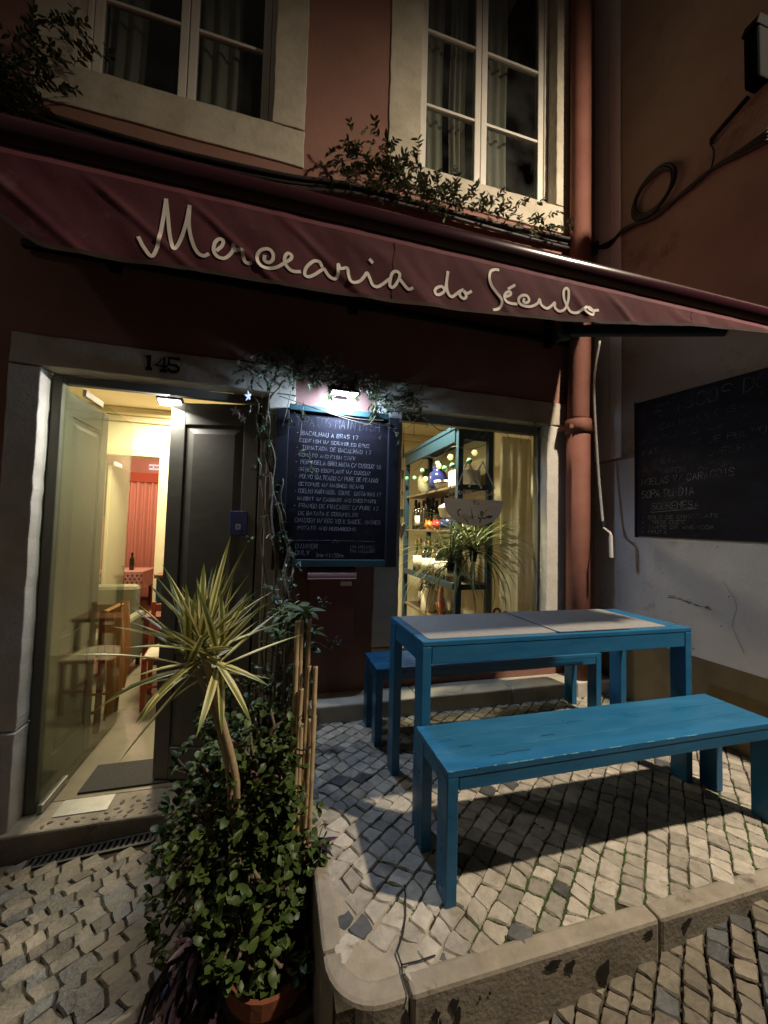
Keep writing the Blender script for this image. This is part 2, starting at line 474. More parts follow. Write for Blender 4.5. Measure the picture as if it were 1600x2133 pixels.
def sett_mesh(name, ce, q, zf, gap, rr, mat, top=.006, depth=.05):
    pts = []
    m = 4
    for k in range(m):
        a, b = q[k], q[(k + 1) % m]
        for t in (rr.uniform(.03, .13), rr.uniform(.4, .6), rr.uniform(.87, .97)):
            p = a.lerp(b, t)
            d = (ce - p)
            p = p + d.normalized() * (gap * (.5 + rr.random() * .9))
            if .3 < t < .7: p = p + d.normalized() * rr.uniform(-.0035, .003)
            pts.append(p)
    n = len(pts)
    tx, ty = rr.uniform(-.022, .022), rr.uniform(-.022, .022)
    z0 = zf(ce.x, ce.y) + rr.uniform(-.004, .003)
    def Z(p, h): return z0 + h + (p.x - ce.x) * tx + (p.y - ce.y) * ty
    b = MB()
    for p in pts: b.v.append(Vector((p.x, p.y, z0 - depth)))
    for p in pts: b.v.append(Vector((p.x, p.y, Z(p, -.004 + rr.uniform(-.002, .001)))))
    for p in pts:
        w = ce.lerp(p, .90 + rr.uniform(-.05, .03)); b.v.append(Vector((w.x, w.y, Z(w, top * .30 + rr.uniform(-.0012, .0012)))))
    b.v.append(Vector((ce.x, ce.y, Z(ce, top * .4 + rr.uniform(-.002, .001)))))
    for r_ in range(2):
        for k in range(n):
            k2 = (k + 1) % n
            b.f.append((r_ * n + k, r_ * n + k2, (r_ + 1) * n + k2, (r_ + 1) * n + k))
    for k in range(n): b.f.append((2 * n + k, 2 * n + (k + 1) % n, 3 * n))
    return b

def lay_setts(parent, stones, zf, gap, rr, dark, depth=.05, light=COBBLE):
    scored = []
    for ce, q in stones:
        p = cam_pix((ce.x, ce.y, zf(ce.x, ce.y)))
        sc = 0
        if p and -20 < p[0] < 1620 and 0 < p[1] < 2160:
            d = (Vector((ce.x, ce.y, zf(ce.x, ce.y))) - CAM)
            sc = abs(d.z) / d.length ** 3
        scored.append((sc, ce, q))
    scored.sort(key=lambda t: -t[0])
    rest = {}
    for k, (sc, ce, q) in enumerate(scored):
        mat = COBBLE_DARK if dark(ce.x, ce.y, rr) else light
        b = sett_mesh('cobblestone', ce, q, zf, gap, rr, mat, depth=depth)
        if k < 300 and sc > 0:
            o = b.build('cobblestone', mat, parent, smooth=False)
            # origin at the stone
        else:
            rest.setdefault(mat.name, (mat, MB()))[1].add(b.v, b.f)
    for mat, b in rest.values():
        b.build('cobblestones', mat, parent, kind='stuff')

r1 = random.Random(11)
def plat_z(x, y): return .0
def on_plat(x, y):
    # inside the kerb, rounded corner left free for the mortar
    return x > PX0 + KW - .022 and y > PY0 + KW - .022 and y < -.190 and x < 2.53
def plat_test(x, y):
    return on_plat(x, y) and not (x < .34 and y < -1.51)
cell_fn = .068
st = lattice({'box': (.1, 2.6, -1.7, 0), 'test': plat_test}, plat_z, .064, rad(38), .17, .004, r1, 1.05, .0)
lay_setts(pavement, st, plat_z, .0019, r1, lambda x, y, r: r.random() < .035)

# cement smeared over the stones at the corner
mo = MB()
def mort(u, v):
    x = PX0 + KW - .005 + u * .36; y = PY0 + KW - .005 + v * .30
    edge = max(0, (u * .9 + v * .9) - .75)
    return (x, y, -.001 + .006 * (noise.noise((x * 14, y * 14, 0))) - edge * .03)
mo.grid(26, 22, mort)
mo.build('mortar_patch', MORTAR, pavement, smooth=True)

# moss between the stones: small low cushions along the joints
ms = MB(); r2 = random.Random(5)
for ce, q in st:
    for k in range(4):
        m_ = q[k].lerp(q[(k + 1) % 4], r2.random())
        dens = noise.noise((m_.x * 2.3 + 4, m_.y * 2.3, 1)) + (.35 if (m_.y < -1.25 and m_.x > .42) else -.28)
        if dens < .16: continue
        for t in range(3):
            a = q[k].lerp(q[(k + 1) % 4], r2.random())
            rr_ = r2.uniform(.004, .009); h = r2.uniform(.006, .010)
            n = 6
            base = len(ms.v)
            for i in range(n):
                an = i / n * 6.283
                ms.v.append(Vector((a.x + math.cos(an) * rr_ * r2.uniform(.7, 1.3), a.y + math.sin(an) * rr_ * r2.uniform(.7, 1.3), -.007)))
            ms.v.append(Vector((a.x, a.y, -.007 + h)))
            for i in range(n): ms.f.append((base + i, base + (i + 1) % n, base + n))
MOSS = M('moss', (.018, .045, .008), (.05, .09, .02), scale=60, rough=.95, per_obj=.4)
ms.build('moss', MOSS, kind='stuff', smooth=True)

# kerb stones round the raised pavement
KZ = .004
kf = lambda u, v, h: (u, v, h)
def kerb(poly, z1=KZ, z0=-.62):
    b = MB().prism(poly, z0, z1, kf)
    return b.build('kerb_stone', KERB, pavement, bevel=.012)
kerb([(PX0, -.86), (PX0 + KW, -.86), (PX0 + KW, -.26), (PX0, -.26)])
kerb([(PX0, -1.485), (PX0 + KW, -1.485), (PX0 + KW, -.864), (PX0, -.864)])
arc = [(PX0 + .14 + .14 * math.cos(t), PY0 + .14 + .14 * math.sin(t)) for t in [math.pi + i * math.pi / 2 / 8 for i in range(9)]]
kerb([(PX0 + KW, -1.489), (PX0, -1.489)] + arc[1:] + [(.372, PY0), (.372, PY0 + KW)]
     + [(PX0 + KW + .075 + .075 * math.cos(t), PY0 + KW + .075 + .075 * math.sin(t)) for t in [1.5 * math.pi - i * math.pi / 2 / 6 for i in range(0, 7)]])
for a, b_ in ((.377, 1.196), (1.200, 1.99), (1.994, 2.75)):
    kerb([(a, PY0), (b_, PY0), (b_, PY0 + KW), (a, PY0 + KW)])

# dark oil-like stains and cracks on the kerb face keep a shape of their own
STAIN = M('black_stain', (.012, .010, .009), (.03, .026, .02), scale=30, rough=.8)
sb = MB(); r3 = random.Random(9)
def blot(cx, cz, rx, rz, n=11):
    base = len(sb.v); ring = []
    for i in range(n):
        t = i / n * 6.283; k = r3.uniform(.55, 1.2)
        ring.append(Vector((cx + rx * k * math.cos(t) * (1.3 if math.sin(t) > 0 else .7), PY0 - .0025, cz + rz * k * math.sin(t))))
    ring = smooth_path(ring + ring[:1], 3)[:-1]
    sb.v += ring; sb.f.append(tuple(range(base, base + len(ring))))
for cx, cz, rx, rz in ((.445, -.065, .014, .022), (.455, -.10, .006, .03), (.497, -.055, .012, .03), (.507, -.09, .01, .03), (.60, -.05, .006, .006), (.57, -.055, .005, .007),
                       (.365, -.08, .012, .05), (.80, -.03, .03, .015), (.98, -.10, .03, .04), (1.15, -.03, .02, .012), (.86, -.05, .02, .02), (1.3, -.035, .02, .02)):
    blot(cx, cz, rx, rz)
sb.build('stain', STAIN, pavement)
cr = MB()
for pts in ([(.368, -1.65), (.366, -1.60), (.372, -1.575), (.37, -1.54), (.40, -1.50), (.425, -1.45), (.445, -1.39), (.455, -1.35)], [(.372, -1.575), (.42, -1.577), (.47, -1.575)]):
    cr.ribbon([Vector(p) for p in pts], .005, lambda u, v: (u, v, KZ + .0045))
cr.build('crack', STAIN, pavement)

# street setts, left of and below the raised pavement
r4 = random.Random(23)
def street_test(x, y):
    if y > -.165 and -1.21 < x < -.59: return False
    if y > -.035: return False
    return x < PX0 + .02 and (y > -1.5 or x < PX0 - .02) or (y < PY0 + .02 and x <= .18)
s2 = lattice({'box': (.16, 2.4, -2.45, -1.6), 'test': lambda x, y: y < PY0 + .02 and x > .18}, ground_z, .058, rad(36), .16, .004, r4, 1.12, .0) + lattice({'box': (-2.3, 2.4, -2.45, -.02), 'test': street_test}, ground_z, .074, rad(36), .15, .004, r4, 1.18, .0)
def dark_band(x, y, r):
    return r.random() < .13 + (.45 if noise.noise((x * 1.3, y * 1.3, 3)) > .12 else 0)
street = bpy.data.objects.new('street_pavement', None); COL.objects.link(street); tag(street, kind='structure')
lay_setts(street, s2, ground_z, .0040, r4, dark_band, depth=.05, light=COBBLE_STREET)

# drain grate at the foot of the door step
dr = thing('drain_grate', 'dark slotted metal drain channel at the foot of the door step', 'drain', (-.91, -.12, ground_z(-.91, -.12)))
DRAIN = M('drain_iron', (.05, .047, .045), (.085, .08, .075), scale=12, rough=.55, metal=.3, bump=.2, bscale=60)
gz = lambda x: ground_z(x, -.1) + .012
gx0, gx1, gy0, gy1 = -1.20, -.60, -.150, -.062
fr = MB()
for y in (gy0, gy1 - .016):
    fr.add([(gx0, y, gz(gx0)), (gx1, y, gz(gx1)), (gx1, y + .016, gz(gx1)), (gx0, y + .016, gz(gx0)), (gx0, y, gz(gx0) - .03), (gx1, y, gz(gx1) - .03), (gx1, y + .016, gz(gx1) - .03), (gx0, y + .016, gz(gx0) - .03)],
           [(0, 1, 2, 3), (0, 4, 5, 1), (2, 6, 7, 3), (1, 5, 6, 2), (3, 7, 4, 0)])
fr.build('frame', DRAIN, dr)
tr = MB().add([(gx0, gy0, gz(gx0) - .03), (gx1, gy0, gz(gx1) - .03), (gx1, gy1, gz(gx1) - .03), (gx0, gy1, gz(gx0) - .03)], [(0, 1, 2, 3)])
tr.build('trough', BLACK_METAL, dr)
nb = 21
for i in range(nb):
    x = gx0 + (gx1 - gx0) * i / (nb - 1)
    MB().box(x - .007, x + .007, gy0 + .016, gy1 - .016, gz(x) - .014, gz(x) - .002).build('bar', DRAIN, dr)

# ------------------------------------------------------------------ the town house
HX0, HX1, HZ0, HZ1, TH = -4.5, 2.53, -1.0, 7.6, .34
house = thing('town_house', 'salmon town house with stone framed door and windows', 'building', (0, 0, 0))
def holed_wall(b, x0, x1, z0, z1, y0, y1, holes):
    xs = sorted({x0, x1, *[h[0] for h in holes], *[h[1] for h in holes]}); zs = sorted({z0, z1, *[h[2] for h in holes], *[h[3] for h in holes]})
    def solid(i, j):
        if i < 0 or j < 0 or i >= len(xs) - 1 or j >= len(zs) - 1: return False
        cx, cz = (xs[i] + xs[i + 1]) / 2, (zs[j] + zs[j + 1]) / 2
        return not any(h[0] < cx < h[1] and h[2] < cz < h[3] for h in holes)
    for i in range(len(xs) - 1):
        for j in range(len(zs) - 1):
            if not solid(i, j): continue
            a, c, d, e = xs[i], xs[i + 1], zs[j], zs[j + 1]
            b.add([(a, y0, d), (c, y0, d), (c, y0, e), (a, y0, e)], [(0, 1, 2, 3)])
            b.add([(a, y1, d), (c, y1, d), (c, y1, e), (a, y1, e)], [(3, 2, 1, 0)])
            if not solid(i - 1, j): b.add([(a, y0, d), (a, y0, e), (a, y1, e), (a, y1, d)], [(0, 1, 2, 3)])
            if not solid(i + 1, j): b.add([(c, y0, d), (c, y1, d), (c, y1, e), (c, y0, e)], [(0, 1, 2, 3)])
            if not solid(i, j - 1): b.add([(a, y0, d), (a, y1, d), (c, y1, d), (c, y0, d)], [(0, 1, 2, 3)])
            if not solid(i, j + 1): b.add([(a, y0, e), (c, y0, e), (c, y1, e), (a, y1, e)], [(0, 1, 2, 3)])
DX0, DX1, DZ0, DZ1 = -1.334, -.09, -.484, 2.078     # door opening
WX0, WX1, WZ0, WZ1 = .84, 2.05, .38, 2.072          # shop window opening
ULX0, ULX1, UZ0, UZ1 = -1.28, -.14, 3.925, 6.1      # upper left window
URX0, URX1 = .925, 2.125
SG = .004
holes = [(-1.492 + SG, .085 - SG, -.70, 2.261 - SG), (.65 + SG, 2.241 - SG, .165 + SG, 2.261 - SG),
         (-1.492 + SG, .08 - SG, 3.66 + SG, 6.4), (.672 + SG, 2.255 - SG, 3.69 + SG, 6.4)]
wb = MB(); holed_wall(wb, HX0, HX1, HZ0, HZ1, 0, TH, holes)
wb.build('wall', PLASTER, house)

def rough_block(name, x0, x1, z0, z1, mat, parent, y0=-.014, y1=.13, nseg=7, amp=.006, seed=0, bevel=.006):
    """a dressed stone whose arrises have worn"""
    rr = random.Random(seed)
    L_ = []
    nx_, nz_ = max(2, int((x1 - x0) / .07)), max(2, int((z1 - z0) / .07))
    for i in range(nx_): L_.append((x0 + (x1 - x0) * i / nx_, z0 + rr.uniform(0, amp)))
    for i in range(nz_): L_.append((x1 - rr.uniform(0, amp), z0 + (z1 - z0) * i / nz_))
    for i in range(nx_): L_.append((x1 - (x1 - x0) * i / nx_, z1 - rr.uniform(0, amp)))
    for i in range(nz_): L_.append((x0 + rr.uniform(0, amp), z1 - (z1 - z0) * i / nz_))
    return MB().prism(L_, y0, y1, lambda u, v, h: (u, h, v)).build(name, mat, parent, bevel=bevel)

def surround(name, ox0, ox1, oz0, oz1, ix0, ix1, iz0, iz1, mat, sill=True, jl=None, jr=None, split=None, seed=0):
    e = bpy.data.objects.new(name, None); COL.objects.link(e); e.parent = house
    g_ = .0015
    rough_block('lintel', ox0, ox1, iz1 + g_, oz1, mat, e, seed=seed + 1)
    for k, (a, b_) in enumerate(((ox0, ix0), (ix1, ox1))):
        zz = [oz0 if not sill else iz0 + g_] + (split or []) + [iz1 - g_]
        for j in range(len(zz) - 1):
            rough_block('jamb_stone', a, b_, zz[j] + g_, zz[j + 1] - g_, (jl if k == 0 else jr) or mat, e, seed=seed + 5 + k * 9 + j, y0=-.014 - (.012 if (split and j == 0) else 0))
    if sill: rough_block('sill', ox0, ox1, oz0, iz0 - g_, mat, e, seed=seed + 40)
    return e
surround('door_surround', -1.492, .085, -.70, 2.261, DX0, DX1, DZ0, DZ1, STONE, sill=False, jl=STONE_PALE, split=[.04], seed=1)
surround('window_surround', .65, 2.241, .165, 2.261, WX0, WX1, WZ0, WZ1, STONE, jl=STONE_PALE, jr=STONE_PALE, seed=60)
surround('window_surround', -1.492, .08, 3.66, 6.38, ULX0, ULX1, UZ0, UZ1, STONE, seed=120)
surround('window_surround', .672, 2.255, 3.69, 6.38, URX0, URX1, UZ0, UZ1, STONE, seed=180)

# plinth ledge along the raised pavement
for a, b_ in ((.235, .93), (.934, 1.63), (1.634, 2.18), (2.184, 2.528)):
    MB().box(a, b_, -.205, -.001, -.05, .105).build('plinth_stone', STONE if a < 2 else STONE_PALE, house, bevel=.01)

# door step: worn threshold with pebble inlay
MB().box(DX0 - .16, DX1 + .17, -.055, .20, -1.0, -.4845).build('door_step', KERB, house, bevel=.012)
PEB = M('dark_pebble', (.05, .05, .045), (.11, .105, .09), scale=20, rough=.6, per_obj=.3)
rp = random.Random(3); pm = MB().lathe((0, 0, 0), [(.0, -.002), (.9, 0), (.75, .25), (.35, .38), (.0, .42)], 9).mesh('pebble', PEB, True)
cnt = 0
for i in range(14):
    for j in range(5):
        x = DX0 + .16 + i * .078 + rp.uniform(-.018, .018) + (j % 2) * .03; y = -.022 + j * .038 + rp.uniform(-.008, .008)
        if x > -.2 or (x < -.86 and y > .03): continue
        s_ = rp.uniform(.011, .017)
        place('pebble', pm, house, Matrix.Translation((x, y, -.484)) @ Matrix.Rotation(rp.uniform(0, 3), 4, 'Z') @ Matrix.Diagonal((s_ * rp.uniform(1, 1.5), s_ * .8, s_ * .5, 1)))

# wooden door frame and head, set back
df = MB()
df.box(DX0, DX0 + .055, .10, .19, DZ0, DZ1); df.box(DX1 - .045, DX1, .10, .19, DZ0, DZ1); df.box(DX1 - .075, DX1 - .0455, .155, .19, DZ0, DZ1 - .053); df.box(DX0 + .055, DX1 - .0455, .10, .154, DZ1 - .052, DZ1)
df.build('door_frame', DARKGREEN, house, bevel=.006)

# panelled wooden shutter door leaf: local u = width from the hinge, v = height, h = depth
def wood_leaf(hinge, direc, width, z0, z1, label, th=.045):
    d = Vector((direc[0], direc[1], 0)).normalized(); n = Vector((-d.y, d.x, 0))
    f = lambda u, v, h: Vector((hinge[0], hinge[1], 0)) + d * u + n * h + Vector((0, 0, v))
    def pb(b, u0, u1, v0, v1, h0, h1):
        return b.add([f(u0, v0, h0), f(u1, v0, h0), f(u1, v0, h1), f(u0, v0, h1), f(u0, v1, h0), f(u1, v1, h0), f(u1, v1, h1), f(u0, v1, h1)],
                     [(0, 3, 2, 1), (4, 5, 6, 7), (0, 1, 5, 4), (1, 2, 6, 5), (2, 3, 7, 6), (3, 0, 4, 7)])
    leaf = MB()
    st_ = .10
    pb(leaf, 0, st_, z0, z1, 0, th); pb(leaf, width - st_, width, z0, z1, 0, th)
    rails = [(z0, z0 + .20), (z0 + .80, z0 + .92), (z1 - .15, z1)]
    for a, b_ in rails: pb(leaf, st_, width - st_, a, b_, 0.001, th - .001)
    o = leaf.build('door_leaf', DARKGREEN, house, bevel=.004, label=label)
    for k in range(2):
        a, b_ = rails[k][1], rails[k + 1][0]
        p = MB(); pb(p, st_, width - st_, a, b_, .014, th - .014)
        # raised field
        vs = []
        for hh, sg in ((.014, -1), (th - .014, 1)):
            o0 = [(st_ + .02, a + .02), (width - st_ - .02, a + .02), (width - st_ - .02, b_ - .02), (st_ + .02, b_ - .02)]
            o1 = [(st_ + .06, a + .06), (width - st_ - .06, a + .06), (width - st_ - .06, b_ - .06), (st_ + .06, b_ - .06)]
            p.add([f(u, v, hh) for u, v in o0] + [f(u, v, hh + sg * .012) for u, v in o1], [(0, 1, 5, 4), (1, 2, 6, 5), (2, 3, 7, 6), (3, 0, 4, 7), (4, 5, 6, 7)])
        p.build('panel', DARKGREEN, o)
    return o, f
leafR, fR = wood_leaf((DX1 - .047, .150), (-.964, .265), .60, DZ0 + .02, DZ1 - .055, 'half closed dark green panelled door leaf')
leafL, fL = wood_leaf((DX0 + .03, .20), (.02, 1), .60, DZ0 + .02, DZ1 - .055, 'dark green panelled door leaf folded back inside')
# blue plaque and faint round sticker on the right leaf
BLUE_PLAQUE = M('blue_plaque', (.05, .065, .19), (.065, .08, .22), scale=12, rough=.5)
pl = MB()
def on_leaf(b, pts2, h):
    return b.add([fR(u, v, h) for u, v in pts2], [tuple(range(len(pts2)))])
u0, u1, v0, v1 = .05, .165, 1.135, 1.295
def rect(u0, u1, v0, v1): return [(u0, v0), (u1, v0), (u1, v1), (u0, v1)]
pb_ = MB().prism(rect(u0, u1, v0, v1), .046, .057, fR).build('plaque', BLUE_PLAQUE, leafR, bevel=.003)
e_ = MB(); on_leaf(e_, rect(.090, .122, 1.172, 1.207), .0585); e_.build('emblem', LETTER, pb_)
e_ = MB(); on_leaf(e_, rect(.096, .116, 1.178, 1.201), .0595); e_.build('emblem_field', BLUE_PLAQUE, pb_)
e_ = MB(); e_.ribbon([(.100, 1.182), (.100, 1.197), (.112, 1.182), (.112, 1.197)], .0035, lambda u, v: fR(u, v, .0605)); e_.build('emblem_mark', LETTER, pb_)
FAINT = M('faded_sticker', (.10, .10, .08), (.16, .155, .13), scale=25, rough=.7)
e_ = MB(); on_leaf(e_, [(.11 + .055 * math.cos(t / 24 * 6.283), .865 + .055 * math.sin(t / 24 * 6.283)) for t in range(24)], .0465); e_.build('round_sticker', FAINT, leafR)

# frameless glass door swung inward, with metal patch fittings
gd = MB().box(-1.256, -1.246, .085, 1.17, DZ0 + .012, 2.055).build('glass_door', GLASS_DOOR, house, label='frameless glass door swung wide open')
MB().box(-1.262, -1.240, .30, .56, 2.015, 2.06).build('patch_fitting', STEEL, gd, bevel=.003)
MB().box(-1.264, -1.238, .088, .37, DZ0 + .004, DZ0 + .052).build('patch_fitting', STEEL, gd, bevel=.003)
MB().box(-1.17, -.90, .045, .185, -.4835, -.4795).build('floor_plate', STEEL, house, label='brushed steel floor spring plate')

# house number on the lintel
GLY = {'1': ['1526', '2620', '1030'], '4': ['303602', '0242', '2040'], '5': ['460603', '0333424130', '3010', '1001']}
nm = MB()
GL5 = [(46, 6, 4, 34, 43, 42, 31, 11, 1)]
def num(seq, ox, w, h, z0, th):
    for s_ in seq:
        nm.ribbon([Vector((ox + int(p[0]) * w / 4, z0 + int(p[1]) * h / 6)) for p in s_], th, lambda u, v: (u, -.0175, v))
num(['15', '15'][:0] + [['15', '26', '20'], ['10', '30']], -.815, .046, .084, 2.135, .021)
num([['30', '36', '02', '42'], ['20', '40']], -.757, .062, .084, 2.133, .018)
num([['46', '06', '03', '33', '42', '41', '30', '10', '01']], -.684, .055, .084, 2.133, .018)
nm.build('house_number', NUM_PAINT, house)

# ------------------------------------------------------------------ windows
def casement_window(x0, x1, z0, z1, mid, bars, label, y=.10):
    w = bpy.data.objects.new('window', None); COL.objects.link(w); w.parent = house; tag(w, label)
    fw = .050
    f = MB(); f.box(x0, x0 + fw * .62, y, y + .06, z0, z1); f.box(x1 - fw * .62, x1, y, y + .06, z0, z1)
    f.box(x0 + fw * .62, x1 - fw * .62, y, y + .06, z0, z0 + fw * .7); f.box(x0 + fw * .62, x1 - fw * .62, y, y + .06, z1 - fw, z1)
    f.build('frame', WHITE_PVC, w, bevel=.004)
    for (a, b_) in ((x0 + fw * .62 + .004, mid - .003), (mid + .003, x1 - fw * .62 - .004)):
        s_ = MB(); yy = y + .012; zb, zt = z0 + fw * .7 + .004, z1 - fw - .004; sw = .052
        s_.box(a, a + sw, yy, yy + .05, zb, zt); s_.box(b_ - sw, b_, yy, yy + .05, zb, zt)
        s_.box(a + sw, b_ - sw, yy, yy + .05, zb, zb + sw); s_.box(a + sw, b_ - sw, yy, yy + .05, zt - sw, zt)
        so = s_.build('sash', WHITE_PVC, w, bevel=.005)
        # pane and glazing bars are pieces of the sash: one level deeper
        zz = [zb + sw] + bars + [zt - sw]
        for q in bars:
            MB().box(a + sw, b_ - sw, yy + .004, yy + .040, q - .011, q + .011).build('glazing_bar', WHITE_PVC, so, bevel=.003)
        for k in range(len(zz) - 1):
            MB().box(a + sw, b_ - sw, yy + .020, yy + .025, zz[k] + .001, zz[k + 1] - .001).build('pane', GLASS_UP, so)
    return w
casement_window(ULX0, ULX1, UZ0, UZ1, -.70, [4.56, 5.2], 'white casement window over the door')
casement_window(URX0, URX1, UZ0, UZ1, 1.49, [4.58, 5.21], 'white casement window over the shop window')
# dark rooms behind, with pale curtains
CURT = M('pale_curtain', (.60, .57, .50), (.72, .68, .60), scale=3, rough=.9, stretch=(6, 6, .6))
for x0, x1, zs_ in ((ULX0, ULX1, 0), (URX0, URX1, 1)):
    b = MB(); b.box(x0 - .35, x1 + .35, TH + .001, 2.4, 3.5, 6.6); b.build('upper_room', DARK_ROOM, house)
for (a, b_) in ((-1.22, -.98), (-.66, -.38), (.98, 1.20), (1.26, 1.40), (1.58, 1.80)):
    cb = MB()
    cb.grid(18, 14, lambda u, v: (a + (b_ - a) * u + .006 * math.sin(v * 9 + a), .235 + .022 * math.sin(u * 17 + a * 5) + .006 * noise.noise((u * 5, v * 6, a)), UZ0 + .06 + (UZ1 - UZ0 - .1) * v))
    cb.build('curtain', CURT, house, smooth=True)

# shop window: dark timber frame and one big pane
sw_ = bpy.data.objects.new('shop_window', None); COL.objects.link(sw_); sw_.parent = house; tag(sw_, 'large fixed shop window')
f = MB(); f.box(WX0, WX0 + .022, .07, .13, WZ0, WZ1); f.box(WX1 - .022, WX1, .07, .13, WZ0, WZ1); f.box(WX0 + .022, WX1 - .022, .07, .13, WZ1 - .065, WZ1); f.box(WX0 + .022, WX1 - .022, .07, .13, WZ0, WZ0 + .05)
f.build('frame', DARKGREEN, sw_, bevel=.004)
MB().box(WX0 + .022, WX1 - .022, .098, .104, WZ0 + .05, WZ1 - .065).build('pane', GLASS, sw_)

# ------------------------------------------------------------------ rooms behind the door and the window
FLOORZ = -.486
RX0, RX1, RY0, RY1, RZ1 = -2.6, 2.50, TH + .001, 3.2, 2.72
FLOOR_M = M('polished_concrete', (.13, .115, .075), (.23, .20, .135), scale=3.2, rough=.42, spec=.4, bump=.04, bscale=20, c3=(.09, .08, .055), s3=5, t3=.56)
MB().box(-4.2, RX1, .20, 7.4, FLOORZ - .05, FLOORZ).build('floor', FLOOR_M, kind='structure')
b = MB()
b.add([(RX0, RY0, FLOORZ), (RX0, RY1, FLOORZ), (RX0, RY1, RZ1), (RX0, RY0, RZ1)], [(0, 1, 2, 3)])
b.add([(RX1, RY0, FLOORZ), (RX1, RY1, FLOORZ), (RX1, RY1, RZ1), (RX1, RY0, RZ1)], [(0, 1, 2, 3)])
b.build('wall_side', CREAM, kind='structure')
BW0, BW1, BWZ = -2.25, -1.57, 2.09     # opening to the back room
b = MB(); holed_wall(b, RX0, RX1, FLOORZ, RZ1, RY1, RY1 + .14, [(BW0, BW1, FLOORZ - .1, BWZ)])
b.build('wall_back', CREAM, kind='structure')
MB().box(RX0, RX1, RY0, RY1, RZ1, RZ1 + .05).build('ceiling', CREAM, kind='structure')
# cornice and picture moulding along the back wall, door casing
b = MB()
b.box(RX0, RX1, RY1 - .10, RY1 - .001, RZ1 - .10, RZ1 - .001); b.box(RX0, RX1, RY1 - .05, RY1 - .001, RZ1 - .18, RZ1 - .102)
b.build('cornice_back', CREAM_TRIM, kind='structure', bevel=.012)
b = MB()
b.box(BW1 + .001, BW1 + .11, RY1 - .03, RY1 - .002, FLOORZ, BWZ + .10); b.box(BW0 - .11, BW0 - .001, RY1 - .03, RY1 - .002, FLOORZ, BWZ + .10)
b.box(BW0 - .001, BW1 + .001, RY1 - .03, RY1 - .002, BWZ, BWZ + .10)
b.build('door_casing', CREAM_TRIM, kind='structure', bevel=.006)

# back room: salmon pink walls
PINK = M('pink_wall', (.60, .34, .26), (.68, .40, .31), scale=2, rough=.8)
b = MB()
for q in ([(-4.2, RY1 + .141, FLOORZ), (-4.2, 7.4, FLOORZ), (-4.2, 7.4, 2.72), (-4.2, RY1 + .141, 2.72)], [(.0, RY1 + .141, FLOORZ), (.0, 7.4, FLOORZ), (.0, 7.4, 2.72), (.0, RY1 + .141, 2.72)],
          [(-4.2, 7.4, FLOORZ), (0, 7.4, FLOORZ), (0, 7.4, 2.72), (-4.2, 7.4, 2.72)], [(-4.2, RY1 + .141, 2.72), (0, RY1 + .141, 2.72), (0, 7.4, 2.72), (-4.2, 7.4, 2.72)]):
    b.add(q, [(0, 1, 2, 3)])
b.build('wall_back_room', PINK, kind='structure')
RED_CURT = M('terracotta_curtain', (.56, .31, .23), (.64, .37, .28), scale=2, rough=.85, stretch=(8, 8, .5))
ct = thing('curtain', 'long terracotta curtain closing the back room behind the open door', 'curtain', (-3.0, 6.9, -.4))
cb = MB(); cb.grid(70, 6, lambda u, v: (-3.62 + 1.35 * u, 6.95 + .05 * math.sin(u * 62) + .02 * math.sin(u * 23), -.40 + 2.52 * v))
cb.build('cloth', RED_CURT, ct, smooth=True)
MB().box(-3.66, -2.22, 6.86, 6.90, 2.10, 2.30).build('pelmet', M('dark_red_pelmet', (.36, .09, .05), rough=.8), ct)
sg_ = thing('wall_sign', 'small white lit plaque above the terracotta curtain', 'sign', (-2.7, 7.35, 2.5))
MB().box(-2.90, -2.52, 7.33, 7.36, 2.44, 2.56).build('plate', emis('lit_plate', (.9, .88, .95), .5), sg_)

# glyphs for chalk writing: strokes of points on a 4 x 6 grid
G = {'A': '002640 1232', 'B': '00063645443303 3342413000', 'C': '4536160501103041', 'D': '00062645412000', 'E': '46060040 0333', 'F': '460600 0333', 'G': '453616050110304143 4323',
     'H': '0006 4046 0343', 'I': '2026', 'J': '3631201001', 'K': '0006 460340', 'L': '060040', 'M': '0006234640', 'N': '00064046', 'O': '100105163645413010', 'P': '00063645443303',
     'Q': '100105163645413010 2240', 'R': '00063645443303 2340', 'S': '453616050413334241301001', 'T': '0646 2620', 'U': '060110304146', 'V': '062046', 'W': '0610233046',
     'X': '0046 0640', 'Y': '062346 2320', 'Z': '06460040', '0': '100105163645413010', '1': '152620', '2': '05163645440040', '3': '05163645443313 334241301001', '4': '360242 3630',
     '5': '460603334241301001', '6': '3615020110304142331302', '7': '064620', '8': '130405163645443313 1302011030414233', '9': '1031444536160504133344',
     '/': '0046', '.': '1011', ',': '2110', '-': '1333', ':': '2122 2425', '*': '1213232212', 'p': '000434433202', 'r': '0004 033444', 'o': '10010313333110', 'u': '0401104144', 'm': '0004 03142320 23344340', "'": '2625'}
def chalk_line(b, text, u0, v0, h, adv, f, w, rr, slant=.08):
    u = u0
    for ch in text:
        if ch == ' ':
            u += adv * .65; continue
        for s_ in G.get(ch, G.get(ch.upper(), '')).split():
            pts = []
            for k in range(0, len(s_) - 1, 2):
                x_, y_ = int(s_[k]), int(s_[k + 1])
                pts.append(Vector((u + x_ / 4 * adv * .72 + y_ / 6 * h * slant + rr.uniform(-.05, .05) * adv, v0 + y_ / 6 * h + rr.uniform(-.05, .05) * h)))
            b.ribbon(pts, w, f)
        u += adv * rr.uniform(.92, 1.1)
        v0 += rr.uniform(-.02, .02) * h
    return u
rs_ = random.Random(4)
b = MB(); chalk_line(b, 'RESERVADO', -2.885, 2.475, .05, .040, lambda u, v: (u, 7.326, v), .011, rs_, 0)
b.build('lettering', NUM_PAINT, sg_, kind='stuff')

